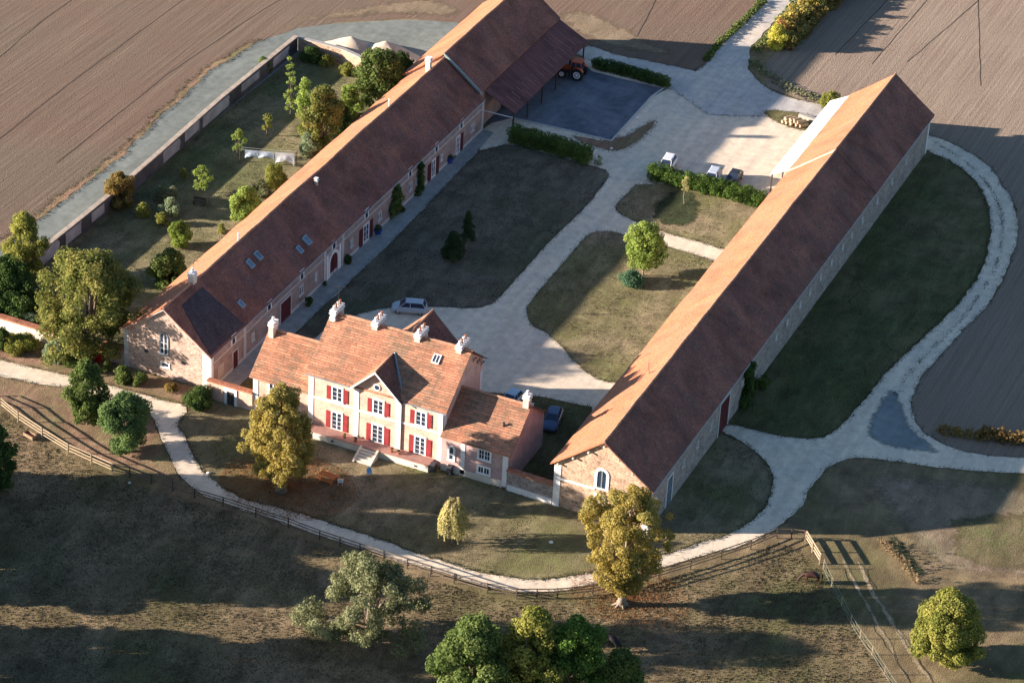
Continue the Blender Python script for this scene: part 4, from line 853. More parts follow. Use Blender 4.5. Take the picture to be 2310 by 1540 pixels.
wall_run('sunlit cream garden wall closing the far end of the walled garden', [(-75.5, 84.5), (-68.6, 84.3), (-63.6, 82.7), (-55.4, 82)], 2.0, .4, STONE, m_plain('grey_coping', (.42, .38, .33), .9, .2, 2))
wall_run('cream rendered wall with orange tile coping at the left edge', [(-86, 2.6), (-72, 2.4), (-62.4, 2.3)], 1.55, .45, RENDER, COPING, cw=.2, ch=.2)
wall_run('short stone wall with orange coping against the left corner of the left barn gable', [(-57.6, 2.5), (-54.5, 2.5)], 1.9, .45, STONE_PALE, COPING, cw=.18, ch=.2)
w2 = wall_run('low brick link wall with a white framed doorway between left barn and farmhouse', [(-42.9, 1.0), (-37.15, 1.0)], 2.3, .4, BRICK, COPING, cw=.16, ch=.18)
door(w2, (-39.85, .8, 0), X, NY, .95, 1.75, WOOD_DARK, .32, WHITE, 1)
wall_run('grey rubble wall with white plinth between farmhouse wing and right barn', [(-5.6, .35), (-.05, .2)], 2.5, .4, STONE_GREY, COPING, .75, cw=.16, ch=.18)
def inpoly(x, y, P):
    c = False; j = len(P)-1
    for i in range(len(P)):
        if (P[i][1] > y) != (P[j][1] > y) and x < (P[j][0]-P[i][0])*(y-P[i][1])/(P[j][1]-P[i][1])+P[i][0]: c = not c
        j = i
    return c
# ---------------------------------------------------------------- trees and shrubs
def T(name, label, cat, g, mat, bark=BARK, **kw): 
    x, y, H, W = g[:4]; return tree(name, label, cat, x, y, H, W, mat, bark, **kw)
def S(label, g, mat, seed, **kw):
    x, y, H, W = g[:4]; return shrub(kw.pop('name', 'shrub'), label, kw.pop('cat', 'shrub'), x, y, H, W, mat, BARK, seed=seed, **kw)
T('walnut_tree', 'big spreading walnut tree with olive foliage beside the left barn gable', 'tree', (-59.01, 2.64, 13.09, 13.49), L_WALNUT, th=1.0, prof='dome', n=80, rc=.11, leaf=.24, dens=8, seed=3, rough=.35, solid=.3, fine=1.9)
T('tree', 'olive green tree rising at the left edge where the grey road meets the garden wall', 'tree', (-74.62, 13.55, 8.82, 6.02), L_LIME, th=.6, prof='egg', n=45, rc=.16, leaf=.2, dens=16, seed=4)
T('tree', 'dark green tree cut by the left edge below the olive tree', 'tree', (-73.09, 7.09, 6.15, 6.89), L_DARK, th=.4, prof='dome', n=42, rc=.16, leaf=.22, dens=14, seed=5)
T('tree', 'light green young tree standing between the track and the left barn gable', 'tree', (-51.86, -10.08, 8.15, 5.86), L_GREEN, th=.6, prof='egg', n=50, rc=.15, leaf=.18, dens=20, seed=6)
T('tree', 'bushy bluish green tree beside the bend of the pale track', 'tree', (-45.33, -12.87, 7.15, 6.26), L_GREY if 0 else m_leaf('blue_green_leaves', (.06, .10, .035), (.13, .18, .06)), th=.5, prof='round', n=48, rc=.16, leaf=.18, dens=20, seed=7)
T('chestnut_tree', 'tall golden autumn chestnut tree in front of the farmhouse', 'tree', (-26.84, -11.61, 13.08, 9.38), L_AUTUMN, BARK, th=1.9, prof='egg', n=115, rc=.10, leaf=.16, dens=25, tr=.5, seed=8, rough=.28)
T('chestnut_tree', 'golden autumn tree with a thick pale trunk beside the post and rail fence', 'tree', (13.48, -13.15, 14.18, 9.14), L_AUTUMN, BARK_PALE, th=1.9, prof='drop', n=115, rc=.10, leaf=.16, dens=24, tr=.38, seed=9, rough=.28, flare=1.5, roots=7)
T('pear_tree', 'grey green old tree with open drooping limbs in the lower paddock', 'tree', (-6.37, -31.32, 10.64, 10.48), L_OLIVE, BARK, th=1.2, prof='dome', n=60, rc=.10, leaf=.17, dens=17, tr=.34, seed=10, rough=.45, solid=.35,
  extra=[(-5.9, -1.2, 3.0, 1.5), (-6.9, -1.5, 2.2, 1.2), (-5.0, -1.8, 1.9, 1.3), (4.2, 1.2, 2.6, 1.4), (4.9, .8, 1.6, 1.1), (3.6, -.4, 1.3, 1.1), (0, 0, 8.4, 1.1), (-1.7, .5, 7.6, 1.2)])
T('tree', 'rounded yellow green tree alone near the lower right corner', 'tree', (45.93, -6.65, 8.27, 8.62), L_LIME, th=.7, prof='egg', n=75, rc=.13, leaf=.19, dens=20, seed=11, rough=.14)
T('tree', 'leafy dark green tree at the bottom edge, leftmost of the row', 'tree', (8.04, -38.29, 12.51, 10.78), L_GREEN, th=.8, prof='egg', n=85, rc=.12, leaf=.23, dens=14, seed=12, rough=.3, group='trees along the bottom edge')
T('tree', 'yellowing tree at the bottom edge between two dark green ones', 'tree', (12.97, -35.70, 14.08, 8.20), L_LIME, th=.8, prof='egg', n=55, rc=.15, leaf=.2, dens=16, seed=13, rough=.25, group='trees along the bottom edge')
T('tree', 'deep green tree at the bottom edge right of the yellowing one', 'tree', (16.59, -33.80, 13.16, 8.22), m_leaf('deep_green_leaves', (.04, .085, .02), (.10, .16, .035)), th=.8, prof='egg', n=60, rc=.14, leaf=.2, dens=16, seed=14, rough=.25, group='trees along the bottom edge')
T('tree', 'low green tree at the bottom edge in front of the dark horse', 'tree', (20.33, -31.06, 8.51, 6.07), L_GREEN, th=.5, prof='dome', n=45, rc=.16, leaf=.2, dens=16, seed=15, group='trees along the bottom edge')
T('tree', 'dark tree cut by the left edge beside the rail fence', 'tree', (-53.19, -25.55, 8.15, 4.33), L_DARK, th=.6, prof='egg', n=50, rc=.15, leaf=.22, dens=15, seed=16)
T('tree', 'bright green young tree with a slim trunk on the courtyard lawn', 'tree', (-9.91, 50.23, 7.50, 6.08), L_LIGHT, BARK_PALE, th=1.3, prof='egg', n=52, rc=.15, leaf=.17, dens=20, tr=.1, seed=17)
T('sapling', 'thin pale sapling in front of the sunlit hedge', 'tree', (-12.07, 69.54, 4.08, 1.59), m_leaf('thin_leaves', (.28, .26, .10), (.40, .38, .17)), BARK_PALE, th=2.0, prof='egg', n=12, rc=.22, leaf=.11, dens=20, tr=.05, seed=18)
# weeping willow: falling strands
def willow(label, g):
    x, y, H, W = g[:4]; root = thing('willow_tree', label, 'tree', (x, y, 0)); P, Nn, Sz, Tt = [], [], [], []
    for i in range(150):
        a = rng.uniform(0, 6.283); r = W/2*rng.uniform(.15, 1)**.6; top = H*(1-.38*(r/(W/2))**2)-rng.uniform(0, .5); L = rng.uniform(.4, .85)*top
        sx, sy = x+r*math.cos(a)*.75, y+r*math.sin(a)*.75; n = int(L/.055)
        for k in range(n):
            t = k/n; d = 1+.35*min(1, t*2.2)
            P.append((x+(sx-x)*d+rng.normal()*.05, y+(sy-y)*d+rng.normal()*.05, top-t*L+.25*math.sin(min(1, t*2)*1.6))); v = np.array([math.cos(a), math.sin(a), .3])+rng.normal(size=3)*.5; Nn.append(v/np.linalg.norm(v)); Sz.append(.085*rng.uniform(.7, 1.3)); Tt.append(rng.uniform(.2, 1)-.3*t)
    leaf_mesh('crown', np.array(P), np.array(Nn), np.array(Sz), np.array(Tt), L_YELLOW, root)
    mb = MB(); mb.path([(x, y, -.1), (x+.05, y, H*.4), (x, y, H*.85)], [.12, .1, .04], 8)
    for k in range(8): a = k*.8; mb.path([(x, y, H*.55), (x+W*.2*math.cos(a), y+W*.2*math.sin(a), H*.9), (x+W*.36*math.cos(a), y+W*.36*math.sin(a), H*.75)], [.05, .03, .01], 5)
    mb.build('trunk', BARK_PALE, root, recalc=False)
willow('small yellow weeping willow on the front lawn', (-6.53, -11.49, 6.05, 3.46))
# walled garden
T('tree', 'dense dark green tree against the left barn roof at the far end of the garden', 'tree', (-58.63, 75.25, 8.00, 7.19), L_GREEN, th=.6, prof='dome', n=55, rc=.15, leaf=.24, dens=12, seed=21, rough=.3)
T('tree', 'very dark tree top behind the barn roof right of the dense garden tree', 'tree', (-57.28, 79.67, 6.24, 3.62), L_DARK, th=.5, prof='dome', n=32, rc=.19, leaf=.24, dens=12, seed=22, rough=.3)
T('tree', 'tall dull green bush tree close to the barn roof in the middle of the garden', 'tree', (-59.07, 60.09, 9.19, 6.27), L_WALNUT, th=.4, prof='egg', n=48, rc=.16, leaf=.22, dens=13, seed=23, rough=.3)
T('tree', 'loose pale green tree behind the washing line', 'tree', (-63.38, 63.08, 8.15, 3.05), L_LIGHT, th=.6, prof='egg', n=26, rc=.2, leaf=.18, dens=13, seed=24, rough=.3)
for lab, g, m, sd in (('spindly pale fruit tree near the garden wall shadow line, farthest of the row', (-67.22, 66.46, 9.15, 2.14), L_LIGHT, 25), ('small thin fruit tree between the spindly one and the washing', (-67.22, 60.03, 3.24, 1.76), L_LIME, 26),
    ('bare topped fruit tree beside the left end of the washing line', (-67.76, 53.19, 3.85, 2.08), L_LIGHT, 27), ('light green fruit tree with a bare trunk in the middle of the garden', (-66.87, 42.32, 3.79, 2.60), L_LIGHT, 28)):
    T('fruit_tree', lab, 'tree', g, m, th=.9, prof='dome', n=14, rc=.22, leaf=.15, dens=14, tr=.07, seed=sd, rough=.4, group='young fruit trees in the walled garden', solid=.3)
S('small round yellow bush at the edge of the garden wall shadow', (-70.93, 44.48, 1.36, 1.37), L_LIME, 31, n=9)
S('clipped round green topiary bush in the garden', (-62.60, 29.06, 3.36, 3.17), L_LIME if 0 else m_leaf('topiary_leaves', (.10, .14, .03), (.19, .24, .05)), 32, n=46, rc=.17, prof='round', rough=.02, leaf=.11, dens=60)
S('rusty autumn bush overhanging the garden wall by the grey road', (-74.15, 34.12, 4.53, 4.26), L_BROWN, 33, n=34, rc=.18, prof='round', leaf=.15)
S('grey green airy bush in the shaded part of the garden', (-67.44, 35.28, 2.43, 2.34), L_GREY, 34)
S('low yellow green bush left of the grey one', (-70.39, 33.37, 1.66, 2.01), L_LIME, 35); S('small yellow bush above the topiary', (-67.36, 32.74, 1.54, 1.77), L_LIME, 36)
S('big light green shrub leaning on the sunny side of the left barn roof', (-58.62, 38.67, 4.73, 4.55), L_LIGHT, 37, n=38, rc=.18, leaf=.16, prof='egg'); S('yellow green bush beside the roof edge in the garden', (-59.71, 48.37, 3.00, 3.74), L_LIME, 38, n=26, rc=.2)
S('small bush by the roof right of the topiary', (-59.89, 34.62, 1.11, 1.43), L_LIME, 39, n=9)
S('green climbing shrub between the walnut tree and the barn roof', (-59.06, 20.75, 4.33, 4.92), L_GREEN, 40, n=36, rc=.18, leaf=.18)
S('dark bush hanging over the garden wall near its far corner', (-76.24, 75.58, 2.36, 2.32), L_GREEN, 41, n=16); S('yellowing bush in the far corner of the garden', (-70.08, 82.59, 1.38, 2.09), L_LIME, 42, n=12)
S('ragged dark bush in the far garden corner by the wall', (-72.36, 82.23, 2.01, 3.08), L_DARK, 43, n=16)
S('yellow tinged bush at the foot of the dense garden tree', (-66.22, 81.34, 1.62, 2.44), L_LIME, 44, n=14); S('shaded bush low in the middle of the garden', (-70.40, 38.87, 1.37, 3.04), L_OLIVE, 45, n=14)
S('grey leaved bush behind the cream wall at the left edge', (-68.52, 4.11, 1.79, 2.62), L_GREY, 46, n=14); S('dark shrub mass under the left edge trees', (-71.44, 5.46, 3.13, 6.32), L_DARK, 47, n=30, rc=.2, leaf=.18)
for lab, g, m, sd in (('loose yellowish bush between the spindly fruit tree and the barn roof', (-63.25, 65.34, 5.20, 3.54), L_OLIVE, 151), ('pale flowering bush by the roof at the right end of the washing line', (-59.97, 57.60, 3.27, 3.01), L_GREY, 152), ('light green bush between the two big garden trees by the roof', (-60.30, 70.41, 4.67, 3.80), L_LIGHT, 153),
    ('dark green bush tucked under the barn roof below the tall garden bush', (-59.02, 65.57, 3.82, 3.52), L_DARK, 154), ('low straggling bush in front of the loose yellowish one', (-65.38, 66.62, 2.29, 2.37), L_LIME, 155), ('weedy low bush above the big shrub leaning on the roof', (-60.16, 45.43, 2.09, 2.60), L_OLIVE, 156)):
    S(lab, g, m, sd, n=20, rc=.22, prof='egg', rough=.45, solid=.35)
# along the left front
for lab, g, m, sd in (('sunlit low bushes in front of the cream wall at the left edge', (-66.60, -0.43, 1.56, 4.45), L_LIME, 51), ('pale flowering bush in front of the wall under the walnut tree', (-62.15, 0.04, 2.10, 3.70), L_GREY, 52),
    ('green bush between the pale one and the walnut trunk', (-59.23, -0.11, 2.45, 3.58), L_GREEN, 53), ('dark bush at the far left before the wall', (-68.70, -1.25, 2.57, 2.59), L_DARK, 54)):
    S(lab, g, m, sd, n=22, rc=.2)
S('round bright green bush before the left barn gable, the larger of two', (-52.71, -0.85, 2.12, 2.23), L_GREEN, 55, n=22); S('round bright green bush before the left barn gable, the smaller of two', (-50.85, -0.47, 1.65, 1.92), L_GREEN, 56, n=18)
S('small green plant by the left corner of the left barn gable', (-55.58, 0.16, 1.29, 1.33), L_GREEN, 57, n=9)
S('dark evergreen bush at the right corner of the left barn gable', (-42.97, -1.01, 2.07, 3.80), L_DARK, 58, n=30, rc=.18)
S('bright red shrub beside the gate under the walnut tree', (-57.55, 1.58, 1.88, 1.23), L_RED, 59, n=10); S('straggly low plants along the foot of the left barn gable', (-47.27, 0.21, 0.80, 2.02), L_BROWN, 60, n=9)
# courtyard
S('low bluish green shrub at the foot of the courtyard tree', (-10.42, 47.75, 1.75, 3.24), m_leaf('blue_shrub', (.04, .085, .05), (.09, .16, .085)), 61, n=20, rc=.2)
for lab, g, sd in (('spreading dark conifer on the shaded lawn, the lower and wider one', (-32.19, 43.03, 3.50, 4.14), 62), ('pointed dark conifer on the shaded lawn behind the wider one', (-32.29, 47.37, 4.26, 2.75), 63)):
    x, y, H, W = g; tree('conifer', lab, 'tree', x, y, H, W, L_SHADE, BARK, th=.2, prof='cone', n=40, rc=.16, leaf=.16, dens=18, seed=sd, group='conifers on the shaded lawn')
hedge('hedge', 'long dark clipped hedge at the head of the shaded lawn', [(-38.35, 74.71), (-33.03, 74.57), (-27.38, 74.09)], 2.3, 2.2, m_leaf('shaded_hedge_leaves', (.05, .085, .02), (.10, .14, .035)), BARK, wild=.04)
hedge('hedge', 'sunlit green hedge in front of the three parked cars', [(-18.49, 74.09), (-14.05, 74.12), (-9.23, 74.37), (-3.24, 73.96)], 2.1, 2.0, L_HEDGE, BARK, wild=.14)
hedge('hedge', 'low hedge between the far track and the asphalt court', [(-37.49, 100.41), (-32.23, 100.26), (-26.39, 99.69)], 1.5, 1.5, L_DARK, BARK, wild=.12)
S('small plant beside the end of the dark hedge', (-26.07, 73.99, 1.39, 1.28), L_GREY, 64, n=7, leaf=.1)
def climber(label, x, y0, y1, z1, mat, n, seed, face=1, d=.45):
    rr = np.random.default_rng(seed); root = thing('climbing_plant', label, 'climbing plant', (x, (y0+y1)/2, 0)); C, Q = [], []
    for i in range(n):
        t = rr.uniform(0, 1); w = (y1-y0)/2*(.55+.45*math.sin(3*t+seed)); C.append((x+face*rr.uniform(.1, d), (y0+y1)/2+rr.uniform(-1, 1)*w, .2+t*(z1-.3))); Q.append(rr.uniform(.22, .45))
    P, Nn, Sz, Tt = clump_leaves(np.array(C), np.array(Q), 30, .13); k = P[:, 2] > .02; leaf_mesh('foliage', P[k], Nn[k], Sz[k], Tt[k], mat, root)
    mb = MB(); mb.path([(x+.1*face, (y0+y1)/2, -.05), (x+.08*face, (y0+y1)/2+.2, z1*.5), (x+.08*face, (y0+y1)/2-.1, z1*.9)], [.06, .05, .02], 6); mb.build('stem', BARK, root, recalc=False)
climber('bushy light green climber on the courtyard wall of the left barn', -43.2, 47.3, 50.6, 4.3, L_GREEN, 60, 1); climber('dark narrow ivy column on the courtyard wall of the left barn', -43.2, 54.9, 56.4, 4.5, L_DARK, 40, 2, 1, .6)
climber('large dark ivy covering the outer wall of the right barn beside the big red door', 11, 25.8, 32.6, 5.3, L_DARK, 130, 3, 1, .8); climber('low green creeper on the ground end of the right barn ivy', 11, 31.5, 34.5, 1.5, L_GREEN, 26, 4, 1, 1.6)
for lab, g in (('dark ball shaped shrub in a pot on the paved strip by the arched gateway', (-42.67, 35.21, 1.26, 1.08)), ('dark ball shaped shrub on the paved strip nearest the farmhouse', (-42.27, 24.13, 1.24, 1.06)), ('tiny dark ball shrub beside the arched gateway pilaster', (-42.72, 29.22, 0.65, 0.59)), ('dark flower tub left of the light green climber', (-42.54, 50.04, 0.72, 0.78))):
    shrub('potted_shrub', lab, 'potted plant', *g, L_DARK, BARK, seed=int(g[0]*7) % 97, n=12, rc=.28, prof='round', rough=.02, leaf=.1, dens=50, group='potted shrubs on the paved strip')
# hedgerow and weeds by the far crossroads, scrub at the right edge
hedge('hedgerow', 'tall autumn hedgerow along the far road at the top edge', [(-17.56, 119.56), (-17.43, 126.33), (-16.94, 132.62), (-16.40, 139.97)] + [(-8, 150), (-8, 175)], 2.6, 3.2, m_leaf('hedgerow_leaves', (.16, .14, .04), (.36, .32, .08), (.22, .12, .05)), BARK, .18, 14, cat='hedgerow', wild=.5)
hedge('hedgerow', 'brownish inner row of scrub beside the autumn hedgerow', [(-16.04, 119.61), (-15.78, 126.44), (-15.80, 133.28), (-15.00, 139.90)], 2.0, 2.6, L_BROWN, BARK, .18, 14, cat='hedgerow', wild=.4)
hedge('weed_strip', 'dark green weeds between the far road and the hedgerow', [(-19.50, 116.29), (-19.25, 121.07), (-19.59, 127.63), (-19.92, 135.26)], .7, 2.0, L_GREEN, BARK, .16, 14, cat='weeds', wild=.2)
hedge('weed_strip', 'rough weeds on the corner of the far crossroads', [(-18.69, 113.18), (-16.27, 110.55), (-13.02, 108.46), (-9.85, 106.85), (-6.44, 106.33)], .45, 2.2, L_OLIVE, BARK, .16, 10, cat='weeds', wild=.2)
hedge('weed_strip', 'green grassy bank along the left side of the far road', [(-24.69, 110.04), (-24.99, 116.08), (-24.55, 123.90), (-24.42, 132.81)], .5, 1.2, L_GREEN, BARK, .15, 14, cat='weeds', wild=.15, stems=False)
S('bright yellow bush at the end of the hedgerow', (-17.41, 119.15, 3.38, 3.30), m_leaf('yellow_bush', (.25, .24, .04), (.45, .42, .08)), 71, n=18); S('yellow green bush beside the white lean-to roof', (-4.38, 104.44, 2.57, 3.05), L_LIME, 72, n=18)
hedge('scrub', 'orange brown scrub by the track at the right edge', [(37.53, 35.44), (39.80, 35.64), (43.06, 36.90)], 1.3, 1.8, m_leaf('orange_scrub', (.12, .07, .025), (.20, .135, .05), (.085, .08, .035)), BARK, .15, 16, cat='scrub', wild=.3)
hedge('scrub', 'dark low scrub along the inside of the right hand track', [(33.00, 34.01), (35.51, 34.34), (37.66, 34.99)], .9, 1.6, L_BROWN, BARK, .14, 14, cat='scrub', wild=.25)
hedge('scrub', 'row of dry weeds beyond the horse paddock gate', [(33.68, 10.25), (35.65, 8.75), (37.70, 6.96), (39.54, 5.00)], .55, .9, L_STRAW, BARK, .08, 14, cat='weeds', wild=.45)
0 and hedge('weed_strip', 'strip of green weeds along the outer wall of the right barn', [(12.0, 36), (12.2, 50), (12.1, 66), (12.2, 84)], .4, 1.2, L_DARK, BARK, .14, 14, cat='weeds', wild=.15, stems=False)
# trees outside the frame whose long shadows cross the paddock
for i, (px, H, W) in enumerate((((-56.63, -33.92), 13, 9), ((-66.08, -33.91), 15, 10), ((-60.44, -39.59), 14, 11), ((-60.67, -29.58), 12, 8), ((-51.70, -38.02), 8, 7), ((-64.14, -48.18), 13, 9), ((-51.42, -44.83), 11, 7), ((-42.94, -53.51), 12, 9), ((-42.83, -58.95), 14, 10), ((-39.04, -63.04), 13, 9), ((-55.24, -56.01), 9, 6))):
    tree('tree', ['broad', 'tall', 'round', 'slender', 'low', 'full crowned', 'narrow', 'heavy', 'towering', 'leaning', 'small'][i]+' tree left of the paddock that throws a long shadow across it', 'tree', px[0], px[1], H, W, L_DARK, BARK, th=1.2, prof='egg', n=36, rc=.18, leaf=.42, dens=4.5, seed=80+i, group='shadow casting trees beside the paddock')
# fallen leaves, rough grass
def scatter(name, n, fn, size, mat, label, cat, up=False, tint=None):
    P = np.array([fn() for _ in range(n)]); n = len(P); Nn = rng.normal(size=(n, 3))*.35
    Nn[:, 2] += 0 if up else 1
    if up: Nn[:, :2] += rng.normal(size=(n, 2))
    Nn /= np.linalg.norm(Nn, axis=1)[:, None]; S_ = size*rng.uniform(.6, 1.5, n)
    P[:, 2] += S_*(.55 if up else .15)
    o = leaf_mesh(name, P, Nn, S_, rng.uniform(0, 1, n) if tint is None else tint, mat); return tag(o, label, cat, None, 'stuff')
def disc(x, y, r): 
    def f():
        a = rng.uniform(0, 6.283); k = r*rng.uniform(0, 1)**.75; return (x+1.25*k*math.cos(a), y+k*math.sin(a), .05)
    return f
scatter('fallen_leaves', 15000, disc(-26.68, -10.28, 6.2), .05, L_LITTER, 'rust red fallen leaves under the golden chestnut by the farmhouse', 'fallen leaves')
scatter('fallen_leaves', 6000, disc(13.66, -11.42, 5.2), .045, L_LITTER, 'rust red fallen leaves around the thick pale trunk by the fence', 'fallen leaves')
ED = [p for p in EDGES if -85 < p[0] < 65 and -45 < p[1] < 112 and not (-.8 < p[0] < 11.5 and -.5 < p[1] < 99)]
def on_edge():
    p = ED[int(rng.integers(len(ED)))]; return (p[0]+rng.normal()*.22, p[1]+rng.normal()*.22, .05)
scatter('grass_edge', 26000, on_edge, .05, L_EDGE, 'ragged grass creeping over the edges of the gravel tracks', 'grass', True)
LOOP = resample(chaikin([(11.29, 102.33), (17.36, 98.56), (22.00, 93.06), (25.16, 86.69), (27.34, 78.75), (28.31, 70.48), (28.12, 60.69), (27.10, 53.13), (26.11, 45.81), (26.06, 39.22)], 2, False), .3, False)
def on_loop():
    p = LOOP[int(rng.integers(len(LOOP)))]
    while mnoise.noise(Vector((p[0]*.5, p[1]*.5, 8))) < rng.uniform(-.4, .3): p = LOOP[int(rng.integers(len(LOOP)))]
    return (p[0]+rng.normal()*.2, p[1]+rng.normal()*.2, .05)
scatter('grass_strip', 1500, on_loop, .05, L_EDGE, 'broken strip of grass between the wheel tracks of the right hand loop', 'grass', True)
def lawn_spot():
    while 1:
        x = rng.uniform(-75, 34); y = rng.uniform(-14, 98)
        if -55 < x < -41 or -.6 < x < 11.6 or (-38 < x < -5 and 0 < y < 13.5) or x > 11.6 and y > 96-(x-11)*2: continue
        if any(inpoly(x, y, p) for p in LAWNS) and mnoise.noise(Vector((x*.3, y*.3, 13)))+.5*mnoise.noise(Vector((x*1.1, y*1.1, 5))) > rng.uniform(-.5, .8): return (x, y, .065)
scatter('lawn_weeds', 36000, lawn_spot, .05, L_LAWN, 'short uneven tufts and weeds in the courtyard and garden lawns', 'grass', True)
PAD = [(-60.18, -20.13), (-61.76, -12.40), (-50.53, -16.67), (-44.12, -17.78), (-34.07, -17.59), (-26.65, -17.61), (-18.77, -18.14), (-8.44, -18.41), (0.73, -18.31), (3.66, -17.61), (10.57, -13.50), (14.58, -8.32), (17.71, -4.17), (21.84, 1.36), (23.78, 4.95), (26.75, 4.44), (29.36, 2.68), (31.76, -0.03), (37.31, -7.33), (43.12, -13.61), (5.76, -39.49), (-33.88, -60.32)]
pxs = [p[0] for p in PAD]; pys = [p[1] for p in PAD]
def in_pad():
    while 1:
        x = rng.uniform(min(pxs), max(pxs)); y = rng.uniform(min(pys), max(pys))
        if inpoly(x, y, PAD) and mnoise.noise(Vector((x*.22, y*.22, 3)))+.55*mnoise.noise(Vector((x*.8, y*.8, 5))) > rng.uniform(-.9, .7): return (x, y, 0)
scatter('grass_tufts', 70000, in_pad, .062, L_GRASS, 'rough tufts of half dry grass over the lower paddock', 'grass', True)
# ---------------------------------------------------------------- fences
def fence(label, pts, H, rails, spacing, post, rail, pw=.11, rw=.045, rh=.11, group=None, lean=.0, tape=False, every=None):
    pts = resample(pts, spacing, False); cx = sum(p[0] for p in pts)/len(pts); cy = sum(p[1] for p in pts)/len(pts)
    root = thing('rail_fence' if not tape else 'tape_fence', label, 'fence', (cx, cy, 0), 0, group)
    me = None
    for i, (x, y) in enumerate(pts):
        if me is None:
            mb = MB(); mb.box(-pw/2, pw/2, -pw/2, pw/2, -.3, H); o = mb.build('post', post, root, local=True, bevel=.012); me = o
        else: o = me.copy(); COL.objects.link(o); o.parent = root
        o.location = (x-cx, y-cy, rng.normal()*.03); o.rotation_euler = (rng.normal()*.025, rng.normal()*.025, rng.uniform(0, .3))
    for z in rails:
        mb = MB()
        for (a, b) in zip(pts, pts[1:]):
            d = Vector((b[0]-a[0], b[1]-a[1], 0)); L = d.length; d.normalize(); n = Vector((-d.y, d.x, 0)); j = rng.normal()*.02
            if tape: mb.path([(a[0], a[1], z), ((a[0]+b[0])/2, (a[1]+b[1])/2, z-.06), (b[0], b[1], z)], rw, 5)
            else: mb.ob((a[0], a[1], z+j), d, n, -.04, L+.04, pw/2, pw/2+rw, -rh/2, rh/2)
        mb.build('rail' if not tape else 'tape', rail, root, recalc=False)
    return root
LF = [(-65.93, -11.35), (-62.06, -11.94), (-58.74, -13.52), (-54.69, -14.96), (-50.67, -16.26), (-47.36, -16.82), (-44.43, -17.27)]
MF = [(-44.43, -17.27), (-42.41, -16.95), (-34.35, -17.09), (-30.93, -17.03), (-26.92, -17.11), (-22.99, -17.21), (-19.06, -17.57), (-14.25, -17.70), (-8.71, -17.85), (-3.28, -17.94), (0.50, -17.83), (3.50, -17.26), (7.18, -15.22), (10.18, -12.93), (13.07, -10.00), (15.19, -7.11), (17.50, -4.02), (19.74, -0.76), (21.86, 2.37), (23.64, 5.61)]
fence('double railed pale wooden fence running in from the left edge', LF, 1.35, (.45, .85, 1.25), 2.6, WOOD_PALE, WOOD_PALE)
fence('long dark post and rail fence along the lower edge of the pale track', MF, 1.25, (.42, .78, 1.14), 2.05, WOOD_DARK, WOOD_DARK if 0 else m_plain('grey_brown_rail', (.16, .12, .085), .9, .3, 3))
fence('short dark rail fence across the corner between track and paddock gate', [(23.64, 5.61), (25.03, 6.35), (26.33, 6.77)], 1.25, (.7, 1.15), 1.6, WOOD_DARK, WOOD_POST)
fence('three railed pale wooden gate panel at the paddock corner', [(26.47, 6.67), (27.84, 5.02), (29.23, 3.33)], 1.25, (.4, .8, 1.18), 2.6, WOOD_PALE, WOOD_PALE, .14, .07, .16)
fence('pale tape fence running down from the gate panel past the horse', [(29.86, 2.77), (31.68, 0.20), (33.65, -2.42), (35.53, -5.00), (37.19, -6.98), (39.12, -8.94), (41.26, -11.47), (43.44, -13.92)], 1.15, (.1, .55, 1.1), 2.6, WOOD_PALE, m_plain('fence_tape', (.26, .30, .23), .7), .08, .015, tape=True)

